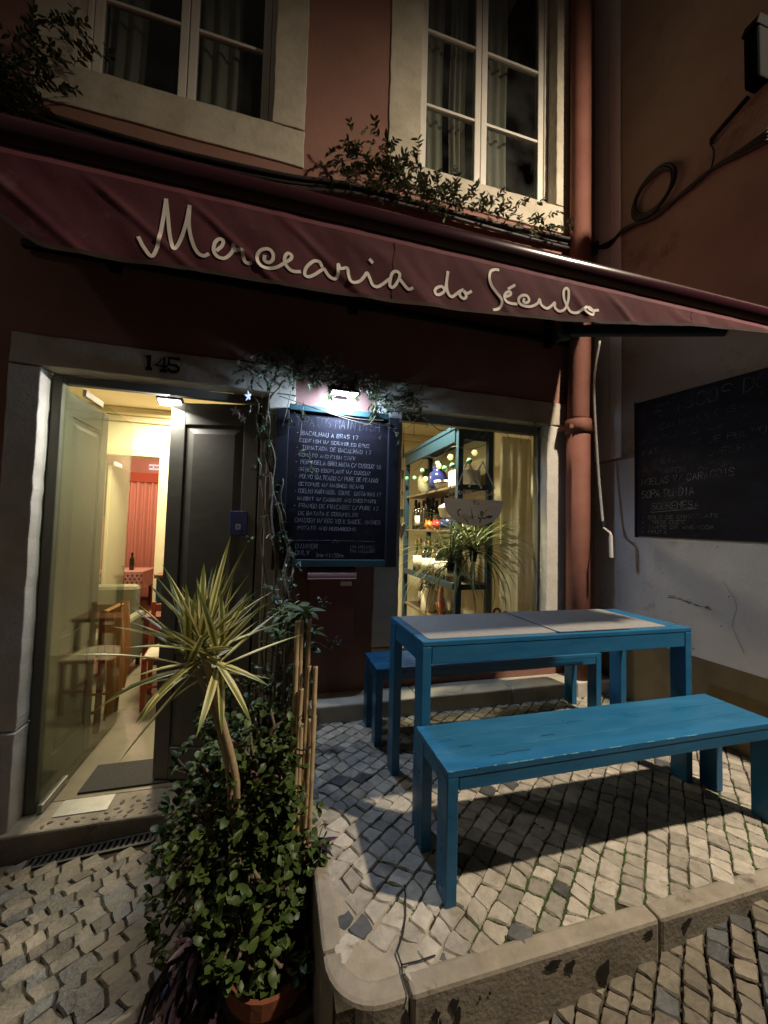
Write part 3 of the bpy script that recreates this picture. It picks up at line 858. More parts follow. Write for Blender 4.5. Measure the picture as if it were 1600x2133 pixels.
# white cupboards and fridge seen through the glass door
WHITE = M('white_laminate', (.66, .66, .62), (.74, .74, .70), scale=3, rough=.4)
cu = thing('wall_cupboard', 'white wall cupboard with small handles beyond the glass door', 'cupboard', (-2.9, 4.8, 1.3))
MB().box(-3.6, -2.62, 4.6, 4.95, 1.28, 2.20).build('carcass', WHITE, cu, bevel=.004)
for k, (x, z0_, z1_) in enumerate(((-3.58, 1.30, 1.80), (-3.10, 1.30, 1.80), (-3.58, 1.82, 2.18), (-3.10, 1.82, 2.18))):
    d_ = MB().box(x, x + .465, 4.580, 4.599, z0_, z1_).build('cupboard_door', WHITE, cu, bevel=.003)
    MB().tube([(x + (.42 if k % 2 == 0 else .05), 4.58, z0_ + .08), (x + (.42 if k % 2 == 0 else .05), 4.555, z0_ + .10), (x + (.42 if k % 2 == 0 else .05), 4.555, z0_ + .16), (x + (.42 if k % 2 == 0 else .05), 4.58, z0_ + .18)], .006, 6).build('handle', BLACK_METAL, d_)
do_ = thing('open_door', 'white panel door standing open to the pink back room', 'door', (-2.23, 3.4, FLOORZ))
MB().box(-2.235, -2.195, 3.36, 4.02, FLOORZ + .01, 1.98).build('leaf', CREAM_TRIM, do_, bevel=.004)
MB().lathe((-2.18, 3.95, .56), [(.0, -.02), (.022, -.015), (.026, .0), (.022, .015), (0, .02)], 10).build('knob', STEEL, do_)
# dining table with spotted cloth far back
rt = thing('dining_table', 'dining table under a spotted pink cloth before the terracotta curtain', 'table', (-2.9, 6.1, FLOORZ))
CLOTH = M('spotted_cloth', (.66, .50, .42), (.70, .54, .46), scale=3, rough=.9)
DOT = M('brown_spots', (.20, .09, .07), (.28, .13, .10), scale=8, rough=.9)
tx0, tx1, ty0_, ty1_ = -3.25, -2.45, 5.7, 6.5
cb = MB(); cb.box(tx0 - .02, tx1 + .02, ty0_ - .02, ty1_ + .02, .272, .282)
cb.grid(30, 4, lambda u, v: (tx0 - .02 + (tx1 - tx0 + .04) * u, ty0_ - .025 - .018 * (1 - v) * (1 + math.sin(u * 38)), -.02 + .292 * v))
cb.grid(30, 4, lambda u, v: (tx1 + .025 + .018 * (1 - v) * (1 + math.sin(u * 38)), ty0_ - .02 + (ty1_ - ty0_) * u, -.02 + .292 * v))
cl = cb.build('cloth', CLOTH, rt)
db = MB()
for j in range(4):
    for i in range(11):
        x = tx0 + .03 + i * .075 + (j % 2) * .035; z = .02 + j * .065
        base = len(db.v)
        for k in range(8):
            t = k / 8 * 6.283; db.v.append(Vector((x + .020 * math.cos(t), ty0_ - .066, z + .024 * math.sin(t))))
        db.f.append(tuple(range(base, base + 8)))
db.build('spots', DOT, cl)
DARKWOOD = M('dark_red_wood', (.10, .028, .014), (.16, .05, .025), scale=5, rough=.4, stretch=(1, 1, 5))
for x, y in ((tx0 + .05, ty0_ + .05), (tx1 - .05, ty0_ + .05), (tx0 + .05, ty1_ - .05), (tx1 - .05, ty1_ - .05)):
    MB().box(x - .025, x + .025, y - .025, y + .025, FLOORZ, .271).build('leg', DARKWOOD, rt)

# bottle builder
BOT_GREEN = M('green_bottle_glass', (.012, .035, .012), rough=.08, spec=.7)
BOT_DARK = M('dark_bottle_glass', (.010, .008, .006), rough=.08, spec=.7)
BOT_CLEAR = M('amber_bottle_glass', (.10, .06, .02), rough=.08, spec=.7)
LABEL = M('paper_label', (.62, .58, .48), (.70, .66, .56), scale=20, rough=.8)
FOIL_RED = M('red_foil', (.12, .02, .018), rough=.4); FOIL_BLACK = M('black_foil', (.015, .012, .012), rough=.4)
FOIL_GOLD = M('gold_foil', (.50, .36, .12), rough=.35, metal=.6); FOIL_WHITE = M('white_foil', (.55, .52, .46), rough=.5)
def bottle(loc, label, glassm=BOT_DARK, foil=FOIL_BLACK, h=.30, r=.037, lab=LABEL, slim=False, group=None):
    t = thing('wine_bottle', label, 'bottle', loc, group)
    x, y, z = loc
    sh = .60 if not slim else .48
    MB().lathe((x, y, z), [(r * .9, 0), (r, .008), (r, h * sh), (r * .85, h * (sh + .07)), (r * .45, h * (sh + .15)), (r * .38, h * .80), (r * .38, h * .97), (r * .42, h * .985), (r * .36, h)], 12).build('glass', glassm, t, smooth=True)
    MB().lathe((x, y, z), [(r * .47, h * .80), (r * .46, h * .99), (r * .40, h * 1.004)], 10).build('foil', foil, t, smooth=True)
    if lab: MB().lathe((x, y, z), [(r * 1.03, h * .14), (r * 1.03, h * .50)], 12).build('label', lab, t, smooth=True)
    return t
bottle((-2.72, 6.0, .283), 'green bottle on the spotted cloth far back', BOT_GREEN, FOIL_BLACK, .34, .042, None)
# teal counter with two wine bottles
co = thing('counter', 'dark teal counter against the cream wall behind the half closed leaf', 'counter', (-1.2, 2.9, FLOORZ))
MB().box(-1.38, -.7, 2.60, 3.14, FLOORZ + .001, .545).build('body', M('dark_teal', (.012, .055, .075), (.02, .08, .10), scale=4, rough=.5), co, bevel=.005)
MB().box(-1.40, -.68, 2.57, 3.15, .546, .585).build('counter_top', DARKWOOD, co, bevel=.005)
bottle((-1.27, 2.75, .586), 'left of two dark wine bottles on the teal counter', BOT_DARK, FOIL_RED, .32, .042)
bottle((-1.14, 2.75, .586), 'right of two dark wine bottles on the teal counter', BOT_DARK, FOIL_RED, .32, .042)
# frames and small shelf pieces on the cream wall
PICT = M('gold_frame', (.30, .19, .07), (.36, .24, .10), scale=20, rough=.5)
for nm_, lab_, x0, x1, z0_, z1_ in (('picture', 'small dark framed picture high on the cream wall beside the door casing', -1.36, -1.20, 1.72, 1.98), ('picture', 'framed pale print on the cream wall above the counter', -1.40, -1.16, .95, 1.25),):
    p = thing(nm_, lab_, 'picture', (x0, 3.17, z0_)); MB().box(x0, x1, 3.165, 3.19, z0_, z1_).build('frame', PICT, p, bevel=.004)
    MB().box(x0 + .03, x1 - .03, 3.160, 3.1645, z0_ + .03, z1_ - .03).build('print', LABEL, p)
pt = thing('wall_plate', 'round brown plate hung on the cream wall above the framed print', 'plate', (-1.2, 3.17, 1.5))
MB().lathe((-1.22, 3.18, 1.50), [(.0, -.02), (.09, -.015), (.11, -.03), (.105, .0)], 20, axis='y').build('dish', PICT, pt, smooth=True)

# chairs
def chair(name, label, cx, cy, rot, wood, cushion=None):
    t = thing(name, label, 'chair', (cx, cy, FLOORZ))
    Rm = Matrix.Rotation(rot, 3, 'Z'); C0 = Vector((cx, cy, FLOORZ))
    def P(x, y, z): return C0 + Rm @ Vector((x, y, z))
    def brr(nm_, p, q, w, h, m=wood): return MB().bar(P(*p), P(*q), w, h).build(nm_, m, t, bevel=.004)
    for x in (-.19, .19):
        brr('leg', (x, -.19, 0), (x, -.19, .44), .038, .038)
        brr('leg', (x, .19, 0), (x, .21, .90), .038, .038)
        brr('stretcher', (x, -.17, .16), (x, .17, .16), .022, .022)
    brr('stretcher', (-.17, -.19, .20), (.17, -.19, .20), .022, .022)
    MB().obox(P(0, -.01, .455), (.42, .42, .030), Rm).build('seat', wood, t, bevel=.006)
    for z in (.64, .84): MB().obox(P(0, .205, z), (.36, .022, .075), Rm).build('back_slat', wood, t, bevel=.004)
    return t, P, Rm
CUSH = M('cream_cushion', (.52, .46, .33), (.60, .54, .40), scale=14, rough=.9, bump=.2, bscale=50)
c1, P1, R1_ = chair('dining_chair', 'red wooden chair with a cream cushion by the half closed leaf', -.95, 1.58, rad(8), M('red_wood', (.24, .055, .022), (.32, .08, .035), scale=5, rough=.35, stretch=(1, 1, 5)))
cb = MB(); cb.grid(10, 10, lambda u, v: P1(-.20 + .40 * u, -.20 + .38 * v, .472 + .055 * (math.sin(math.pi * u) * math.sin(math.pi * v)) ** .5)); cb.build('cushion', CUSH, thing('seat_cushion', 'cream seat cushion on the red wooden chair', 'cushion', P1(0, 0, .47)), smooth=True)
c2, P2, R2_ = chair('dining_chair', 'dark chair draped with a tan coat beyond the glass door', -1.53, 1.22, rad(-90), DARKWOOD)
TAN = M('tan_wool', (.34, .17, .06), (.42, .22, .085), scale=12, rough=.95, bump=.3, bscale=60)
coat = thing('coat', 'tan coat hung over the back of a dark chair inside', 'coat', P2(0, .22, .9))
cb = MB(); cb.grid(16, 16, lambda u, v: P2(-.22 + .44 * u + .03 * math.sin(v * 4), .235 + .022 * math.sin(u * 17 + v * 3) + .03 * math.sin(v * 3.1), .96 - .78 * v - .10 * u * v + .03 * math.sin(u * 6.3)))
cb.grid(12, 8, lambda u, v: P2(-.21 + .42 * u, .185 - .012 * math.sin(u * 14), .96 - .40 * v))
cb.grid(12, 3, lambda u, v: P2(-.215 + .43 * u, .235 - .05 * v, .96 + .012 * math.sin(v * 3.14)))
cb.build('cloth', TAN, coat, smooth=True)
t2 = thing('side_table', 'small dark red wooden table beside the cushioned chair', 'table', (-1.0, 2.1, FLOORZ))
MB().box(-1.28, -.62, 1.78, 2.40, .225, .262).build('table_top', DARKWOOD, t2, bevel=.004)
for x, y in ((-1.24, 1.82), (-.66, 1.82), (-1.24, 2.36), (-.66, 2.36)): MB().box(x - .022, x + .022, y - .022, y + .022, FLOORZ, .224).build('leg', DARKWOOD, t2)
ac = thing('armchair', 'grey green padded armchair seen through the glass door', 'armchair', (-1.85, 2.4, FLOORZ))
OLIVE = M('grey_green_fabric', (.16, .155, .095), (.21, .20, .13), scale=14, rough=.9, bump=.2, bscale=80)
MB().box(-2.05, -1.6, 2.15, 2.65, FLOORZ + .12, -.03).build('seat', OLIVE, ac, bevel=.05)
MB().box(-2.08, -1.58, 2.60, 2.78, FLOORZ + .15, .46).build('backrest', OLIVE, ac, bevel=.05)
for x in (-2.12, -1.60): MB().box(x, x + .10, 2.12, 2.70, FLOORZ + .12, .16).build('armrest', OLIVE, ac, bevel=.04)
for x in (-2.06, -1.56):
    for y in (2.18, 2.70): MB().box(x - .02, x + .02, y - .02, y + .02, FLOORZ, FLOORZ + .119).build('leg', DARKWOOD, ac)
MAT_ = M('dark_doormat', (.045, .044, .042), (.07, .068, .064), scale=90, rough=.95, bump=.5, bscale=200)
MB().prism([(-1.13, .235), (-.42, .235), (-.42, .53), (-1.13, .53)], FLOORZ + .0005, FLOORZ + .012, kf).build('doormat', MAT_, label='dark grey doormat just inside the threshold', cat='doormat', bevel=.004)

# flood lamp over the door
fl = thing('flood_lamp', 'small square white floodlight under the door head', 'lamp', (-.73, .25, 2.03))
MB().obox((-.73, .25, 2.028), (.16, .09, .022), Matrix.Rotation(rad(-18), 3, 'X')).build('housing', BLACK_METAL, fl, bevel=.004)
MB().obox((-.73, .240, 2.012), (.135, .07, .006), Matrix.Rotation(rad(-18), 3, 'X')).build('lens', emis('flood_lens', (1, .98, .9), 14), fl)

# ------------------------------------------------------------------ shelf unit in the shop window
SX0, SX1, SY0, SY1 = 1.46, 1.80, .36, 1.80
su = thing('shelf_unit', 'teal painted wooden shelf unit standing behind the shop window', 'shelf', ((SX0 + SX1) / 2, 1.0, FLOORZ))
for x in (SX0, SX1 - .05):
    for y in (SY0, SY1 - .05): MB().box(x, x + .05, y, y + .05, FLOORZ, 2.08).build('post', TEAL_WOOD, su, bevel=.004)
b = MB(); b.box(SX0 - .02, SX1 + .02, SY0 - .02, SY1 + .02, 2.081, 2.12); b.build('top_board', TEAL_WOOD, su, bevel=.006)
b = MB(); b.box(SX0 - .012, SX0 + .012, SY0 + .05, SY1 - .05, 1.97, 2.08); b.build('top_rail', TEAL_WOOD, su, bevel=.004)
MB().box(SX0 + .05, SX1 - .05, SY0 + .008, SY0 + .032, 1.99, 2.08).build('top_rail', TEAL_WOOD, su, bevel=.004)
SHELVES = [1.60, 1.21, .745, .36, -.05]
WOODSH = M('shelf_wood', (.10, .07, .04), (.15, .11, .065), scale=4, rough=.5, stretch=(6, 1, 6))
for k, z in enumerate(SHELVES):
    MB().box(SX0 + .012, SX1 - .005, SY0 + .052, SY1 - .052, z - .022, z).build('shelf', WOODSH, su, bevel=.003)
    MB().box(SX0 + .05, SX1 - .05, SY0 + .010, SY0 + .034, z - .040, z + .005).build('end_rail', TEAL_WOOD, su, bevel=.003)
MB().box(SX0 - .010, SX0 + .010, SY0 + .05, SY1 - .05, .700, .755).build('front_rail', TEAL_WOOD, su, bevel=.003)
b = MB(); b.box(SX1 - .004, SX1 + .008, SY0, SY1, FLOORZ, 2.08); b.build('back_board', CREAM, su)
# things on the shelves: y runs away from the street
NTH = ['nearest the street', 'second from the street', 'third from the street', 'fourth from the street', 'fifth from the street', 'sixth from the street', 'seventh from the street', 'eighth from the street', 'farthest from the street']
def row(shelf, ys, x, what, kinds, h, r, lab, group):
    """one row of bottles, each named by its place in the row"""
    for k, y in enumerate(ys):
        g_, f_, sl_, lb_ = kinds[(k * 7 + 3) % len(kinds)]
        bottle((x + .012 * (k % 2), y, SHELVES[shelf]), what + ', ' + NTH[k], g_, f_, h * (1 - .05 * (k % 3)), r, lb_, slim=sl_, group=group)
KD = [(BOT_DARK, FOIL_BLACK, False, None), (BOT_DARK, FOIL_RED, False, None), (BOT_DARK, FOIL_BLACK, False, LABEL)]
KL = [(BOT_CLEAR, FOIL_WHITE, False, LABEL), (BOT_DARK, FOIL_GOLD, False, LABEL), (BOT_DARK, FOIL_WHITE, False, LABEL), (BOT_CLEAR, FOIL_GOLD, True, LABEL), (BOT_GREEN, FOIL_GOLD, True, LABEL), (BOT_DARK, FOIL_RED, False, LABEL)]
row(1, (1.24, 1.36, 1.48, 1.61), 1.53, 'dark bottle at the front of the middle shelf', KD, .34, .042, LABEL, 'dark bottles on the middle shelf')
row(1, (1.04, 1.17, 1.30, 1.43, 1.56), 1.67, 'dark bottle at the back of the middle shelf', KD, .36, .042, LABEL, 'dark bottles on the middle shelf')
row(2, (.60, .72, .85, .97, 1.10, 1.24, 1.37, 1.50), 1.515, 'labelled bottle in the front row above the teal rail', KL, .37, .043, LABEL, 'labelled bottles above the teal rail')
row(2, (.66, .79, .92, 1.05, 1.18, 1.31, 1.45), 1.645, 'labelled bottle in the back row above the teal rail', KL, .39, .043, LABEL, 'labelled bottles above the teal rail')
row(3, (1.00, 1.34, 1.47, 1.60), 1.62, 'bottle between the jars on the fourth shelf', KL, .28, .036, LABEL, 'bottles on the fourth shelf')
row(4, (.58, .70, .82, .95, 1.08, 1.21, 1.35), 1.53, 'dark bottle on the bottom shelf', KL, .30, .038, LABEL, 'bottles on the bottom shelf')
COBALT = M('cobalt_glaze', (.014, .018, .085), (.022, .03, .12), scale=5, rough=.12, spec=.6)
IVORY = M('ivory_glaze', (.58, .52, .38), (.66, .60, .46), scale=9, rough=.3, spec=.5)
j = thing('jar', 'big cobalt blue jar on the top shelf', 'jar', (1.56, 1.02, SHELVES[0]))
MB().lathe((1.56, 1.02, SHELVES[0]), [(.06, 0), (.095, .05), (.10, .14), (.085, .19), (.055, .21), (.055, .235), (.065, .25), (.055, .25)], 20).build('body', COBALT, j, smooth=True)
j = thing('bowl', 'cream bowl with dark bands beside the blue jar', 'bowl', (1.53, .82, SHELVES[0]))
MB().lathe((1.53, .82, SHELVES[0]), [(.04, 0), (.075, .03), (.092, .085), (.085, .085), (.06, .03)], 18).build('body', IVORY, j, smooth=True)
MB().lathe((1.53, .82, SHELVES[0]), [(.087, .056), (.0925, .064)], 18).build('band', COBALT, j, smooth=True)
j = thing('vase', 'grey vase at the far end of the top shelf', 'vase', (1.6, 1.5, SHELVES[0]))
MB().lathe((1.6, 1.5, SHELVES[0]), [(.05, 0), (.075, .08), (.08, .18), (.05, .26), (.055, .30), (.045, .30)], 16).build('body', OLIVE, j, smooth=True)
j = thing('tureen', 'ivory tureen with a knobbed lid on the middle shelf', 'tureen', (1.56, .74, SHELVES[1]))
MB().lathe((1.56, .74, SHELVES[1] + .10), [(.05, 0), (.085, .03), (.10, .09), (.105, .10)], 18).build('body', IVORY, j, smooth=True)
MB().lathe((1.56, .74, SHELVES[1] + .10), [(.108, .101), (.095, .125), (.05, .15), (.018, .155), (.025, .18), (.012, .195), (0, .197)], 18).build('lid', IVORY, j, smooth=True)
MB().lathe((1.56, .74, SHELVES[1]), [(.09, 0), (.09, .099)], 18).build('stand', COBALT, j, smooth=True)
def piggy(name, label, y, mat):
    t = thing(name, label, 'money box', (1.52, y, SHELVES[1]))
    x, z = 1.515, SHELVES[1]
    MB().lathe((x, y, z + .052), [(0, -.055), (.025, -.048), (.042, -.02), (.044, .01), (.034, .04), (.016, .052), (.014, .062), (0, .063)], 14, axis='y').build('body', mat, t, smooth=True)
    for dx, dy in ((-.02, -.02), (.02, -.02), (-.02, .025), (.02, .025)): MB().lathe((x + dx, y + dy, z), [(.009, 0), (.011, .02)], 8).build('leg', mat, t)
    for dx in (-.018, .018): MB().add([(x + dx - .010, y + .03, z + .085), (x + dx + .010, y + .03, z + .085), (x + dx, y + .036, z + .112), (x + dx, y + .022, z + .09)], [(0, 1, 2), (1, 3, 2), (3, 0, 2), (0, 3, 1)]).build('ear', mat, t)
piggy('pig_money_box', 'small orange ceramic pig on the middle shelf', 1.13, M('orange_glaze', (.62, .14, .015), rough=.2, spec=.5))
piggy('pig_money_box', 'small red ceramic pig beside the orange pig', .93, M('red_glaze', (.48, .035, .03), rough=.2, spec=.5))
cdn = thing('card_sign', 'white card with lettering leaning on the middle shelf', 'card', (1.6, .55, SHELVES[1]))
MB().add([(1.56, .46, SHELVES[1] + .001), (1.56, .63, SHELVES[1] + .001), (1.60, .63, SHELVES[1] + .20), (1.60, .46, SHELVES[1] + .20), (1.565, .46, SHELVES[1]), (1.565, .63, SHELVES[1]), (1.605, .63, SHELVES[1] + .20), (1.605, .46, SHELVES[1] + .20)], [(0, 1, 2, 3), (4, 7, 6, 5), (0, 4, 5, 1), (3, 2, 6, 7), (0, 3, 7, 4), (1, 5, 6, 2)]).build('card', LABEL, cdn)
b = MB(); chalk_line(b, 'prou', .61, .09, .030, .034, lambda u, v: (1.557 + (v + .0) * .2, 1.22 - u, SHELVES[1] + v), .0045, rs_, 0)
b.build('lettering', NUM_PAINT, cdn, kind='stuff')
bx_ = thing('wooden_crate', 'pale open wooden crate at the near end of the top shelf', 'crate', (1.62, .56, SHELVES[0]))
for q in ((1.52, 1.72, .46, .47), (1.52, 1.72, .65, .66), (1.51, 1.52, .46, .66), (1.72, 1.73, .46, .66)): MB().box(q[0], q[1], q[2], q[3], SHELVES[0] + .001, SHELVES[0] + .15).build('side', LABEL, bx_, bevel=.002)
for k, (x, y, lab) in enumerate(((1.66, 1.18, 'tall pale pitcher behind the blue jar'), (1.66, .84, 'tall pale pitcher behind the banded bowl'))):
    j = thing('pitcher', lab, 'pitcher', (x, y, SHELVES[0])); MB().lathe((x, y, SHELVES[0]), [(.05, 0), (.065, .06), (.05, .16), (.035, .22), (.045, .26), (.035, .26)], 14).build('body', IVORY, j, smooth=True)
# jars and a red figure on the fourth shelf
j = thing('glass_jar', 'big pale storage jar on the fourth shelf', 'jar', (1.56, 1.2, SHELVES[3]))
MB().lathe((1.56, 1.2, SHELVES[3]), [(.08, 0), (.085, .01), (.085, .20), (.06, .23), (.062, .25)], 16).build('body', IVORY, j, smooth=True)
MB().lathe((1.56, 1.2, SHELVES[3]), [(.066, .25), (.066, .275), (.0, .28)], 16).build('lid', STEEL, j, smooth=True)
j = thing('figurine', 'red and white painted rooster figure on the fourth shelf', 'figurine', (1.52, .80, SHELVES[3]))
RED = M('red_figure', (.42, .05, .03), (.50, .30, .20), scale=20, rough=.4)
MB().lathe((1.52, .80, SHELVES[3]), [(.035, 0), (.03, .02), (.018, .05), (.04, .10), (.048, .15), (.03, .20), (.022, .24), (.026, .265), (.012, .29), (0, .295)], 12).build('body', RED, j, smooth=True)
MB().add([(1.52, .80, SHELVES[3] + .285), (1.52, .775, SHELVES[3] + .31), (1.52, .80, SHELVES[3] + .325), (1.52, .83, SHELVES[3] + .30), (1.527, .80, SHELVES[3] + .285)], [(0, 1, 2, 3), (4, 3, 2, 1)]).build('comb', M('comb_red', (.55, .04, .03), rough=.4), j)

# glowing glass baubles on a string
sl = thing('string_lights', 'string of yellow and green glass ball lights along the shelf', 'string lights', (1.43, .8, 1.95))
YB = emis('yellow_ball', (.95, .85, .32), 1.0); GB = M('green_ball', (.10, .30, .16), (.16, .38, .22), scale=6, rough=.08, spec=.8)
pts = [(1.425, 1.62, 1.80), (1.425, 1.35, 1.77), (1.425, 1.12, 1.82), (1.425, 1.02, 1.72), (1.425, .72, 1.83), (1.425, .69, 1.80), (1.425, .56, 1.76), (1.425, .44, 1.84), (1.425, .40, 1.76), (1.60, .335, 1.875), (1.55, .335, 1.80)]
MB().tube(smooth_path([(1.43, 1.75, 1.97), (1.43, 1.35, 1.86), (1.43, 1.05, 1.95), (1.43, .72, 1.88), (1.43, .42, 1.93), (1.55, .335, 1.90), (1.72, .335, 1.96)], 5), .0025, 5).build('wire', CABLE, sl)
for k, p in enumerate(pts):
    MB().lathe(p, [(0, -.026), (.016, -.021), (.026, 0), (.016, .021), (0, .026)], 12).build('glass_ball', YB if k in (3, 5, 7, 9) else GB, sl, smooth=True)
# hanging wooden charms just inside the glass, left edge
hc = thing('hanging_charm', 'string of cream wooden charms with a heart at the window edge', 'ornament', (.90, .16, 1.7))
MB().tube([(.905, .16, 1.98), (.90, .16, 1.24)], .002, 5).build('string', BARK, hc)
for z, w, h in ((1.80, .018, .10), (1.62, .022, .07), (1.48, .02, .03), (1.33, .032, .07)): MB().obox((.90, .16, z), (w, .012, h)).build('charm', IVORY, hc, bevel=.003)
MB().prism([(.905 + a * .030, 1.20 + c_ * .055) for a, c_ in ((0, .55), (.5, 1), (1, .8), (1, .3), (.3, -.9), (-.1, -1.6), (-.7, -.6), (-1, .3), (-.95, .8), (-.5, 1))], .154, .166, lambda u, v, h: (u, h, v)).build('heart', IVORY, hc, bevel=.003)
# cream curtain at the right of the window
SHEER = M('cream_sheer', (.62, .56, .40), (.72, .66, .49), scale=2.5, rough=.9, stretch=(5, 5, .7))
wc = thing('window_curtain', 'cream curtain hanging at the right of the shop window', 'curtain', (1.95, .30, .4))
cb = MB(); cb.grid(36, 8, lambda u, v: (1.81 + .30 * u, .262 + .006 * math.sin(u * 21) + .006 * math.sin(u * 8 + v * 2), .40 + 1.62 * v)); cb.build('cloth', SHEER, wc, smooth=True)
wf_ = thing('iron_scroll', 'small dark red iron scroll on the window sill by the curtain', 'ornament', (1.75, .18, .40))
MB().tube(smooth_path([(1.62, .18, .52), (1.66, .18, .555), (1.70, .18, .53), (1.72, .18, .575), (1.76, .18, .575), (1.78, .18, .53), (1.82, .18, .555), (1.86, .18, .52)], 5), .010, 6).build('scroll', M('rust_iron', (.14, .03, .02), rough=.6), wf_, smooth=True)
for x in (1.64, 1.84): MB().tube([(x, .18, .385), (x, .18, .54)], .008, 6).build('post', M('rust_iron_post', (.14, .03, .02), rough=.6), wf_)

# print on the shop window pane: twin peaks, words, bowl
DEC = M('grey_window_vinyl', (.40, .35, .40), (.46, .41, .45), scale=4, rough=.7)
DEC_B = M('black_window_vinyl', (.014, .011, .016), rough=.6); DEC_W = M('cream_window_vinyl', (.85, .80, .68), rough=.6)
translucent(DEC, .10); translucent(DEC_W, .7); translucent(SHEER, .55)
fd = lambda h: (lambda u, v: (u, h, v))
b = MB()
for p in ([(1.335, 1.56), (1.413, 1.752), (1.535, 1.545)], [(1.428, 1.55), (1.545, 1.752), (1.650, 1.548)]): b.ribbon([Vector(q) for q in p], .016, fd(.0965))
dcl = b.build('window_print', DEC, sw_)
b = MB(); n = 24
ol = [(1.219, 1.452), (1.732, 1.452)] + [(1.4755 + .2565 * math.cos(t), 1.452 - .206 * math.sin(t) ** .8) for t in [math.pi * i / n for i in range(1, n)]]
b.v = [Vector((u, .0968, v)) for u, v in ol]; b.f = [tuple(range(len(ol)))]
b.build('bowl_print', DEC, dcl)
SCRIPT_STROKES = [[(-370,1923),(-358,1901),(-339,1881),(-328,1905),(-322,1942),(-316,1998),(-312,2037)],[(-312,2037),(-307,2001),(-301,1953),(-294,1923),(-288,1913),(-276,1936),(-263,1985),(-256,2033)],[(-256,2033),(-256,1990),(-251,1958),(-242,1931),(-231,1914),(-217,1909),(-206,1916)],[(-185,1931),(-173,1947),(-171,1961),(-181,1963),(-191,1950),(-193,1929),(-184,1915),(-167,1913),(-154,1925),(-145,1942),(-145,1955),(-139,1942),(-123,1945),(-119,1932),(-114,1917),(-106,1913),(-98,1915)],[(-63,1941),(-63,1929),(-51,1925),(-41,1936),(-42,1953),(-54,1962),(-72,1956),(-82,1941),(-81,1924),(-70,1911),(-51,1909),(-29,1916),(-10,1932),(6,1946),(9,1958),(-1,1962),(-9,1950),(-8,1932),(4,1918),(17,1914),(33,1917)],[(94,1948),(87,1959),(74,1959),(62,1949),(50,1932),(47,1913),(57,1908),(74,1918),(93,1936),(101,1941),(111,1928),(121,1920),(133,1918),(141,1931),(141,1962),(148,1950),(167,1956),(172,1935),(178,1920),(190,1916),(207,1925),(219,1941),(227,1953),(236,1938),(245,1921),(259,1918),(275,1929),(289,1942),(299,1951)],[(326,1953),(326,1970),(313,1974),(303,1965),(299,1948),(298,1930),(306,1925),(316,1934),(326,1952),(336,1945),(351,1931),(359,1928),(369,1933)],[(234,1993),(241,1987)],[(477,1952),(467,1960),(451,1953),(444,1941),(451,1931),(466,1937),(479,1955),(486,2010)],[(486,2010),(483,1972),(488,1946),(501,1934),(514,1943),(527,1955),(541,1964),(529,1955),(531,1942),(544,1936),(552,1946),(543,1960),(554,1954),(568,1963)],[(663,2052),(647,2049),(634,2039),(630,2017),(639,1995),(659,1975),(677,1958),(679,1942),(669,1926),(651,1918)],[(695,1970),(710,1979),(710,1988),(697,1985),(688,1970),(695,1955),(713,1951),(735,1953)],[(702,1997),(724,2012)],[(762,1974),(760,1965),(772,1963),(781,1974),(772,1986),(754,1984),(742,1972),(745,1958),(763,1951),(790,1954),(814,1969),(822,1983),(830,1966),(852,1959),(871,1972),(883,1984),(885,1968),(904,1959),(925,1971),(936,2003),(936,2033),(927,2042),(917,2029),(919,2004),(932,1981),(949,1964),(974,1965),(994,1979),(1015,1993)],[(1015,1993),(1002,1982),(1019,1971),(1040,1970),(1045,1983),(1027,1994),(1022,1988),(1040,1985),(1066,1992)]]
def word_strokes(ids, u0, u1, vbase, vscale=None):
    """place some of the script strokes so that they span u0..u1"""
    pts = [p for i in ids for p in SCRIPT_STROKES[i]]
    a = min(p[0] for p in pts); b = max(p[0] for p in pts); z = min(p[1] for p in pts)
    k = (u1 - u0) / (b - a); kv = vscale or k
    return [[Vector((u0 + (p[0] - a) * k, vbase + (p[1] - z) * kv)) for p in SCRIPT_STROKES[i]] for i in ids]
b = MB()
for s_ in word_strokes(range(0, 8), 1.235, 1.66, 1.470, .00054): b.ribbon(smooth_path(s_, 3), .0055, fd(.0966))
b.build('script_print', DEC, dcl)
b = MB()
for s_ in word_strokes((8, 9), 1.452, 1.53, 1.405): b.ribbon(smooth_path(s_, 3), .0055, fd(.0955))
b2 = MB()
for k_, s_ in enumerate(word_strokes(range(10, 15), 1.335, 1.635, 1.275)):
    p = smooth_path(s_, 3); n_ = len(p)
    if k_ == 0: b2.ribbon(p[:n_ // 2 + 1], .0095, fd(.0955)); b.ribbon(p[n_ // 2:], .0095, fd(.0955))
    elif k_ == 3: b.ribbon(p[:n_ // 2 + 3], .0095, fd(.0955)); b2.ribbon(p[n_ // 2 + 2:], .0095, fd(.0955))
    elif k_ == 4: b2.ribbon(p, .0095, fd(.0955))
    else: b.ribbon(p, .0095, fd(.0955))
b.build('script_print', DEC_W, dcl)
b2.build('script_print', DEC_B, dcl)

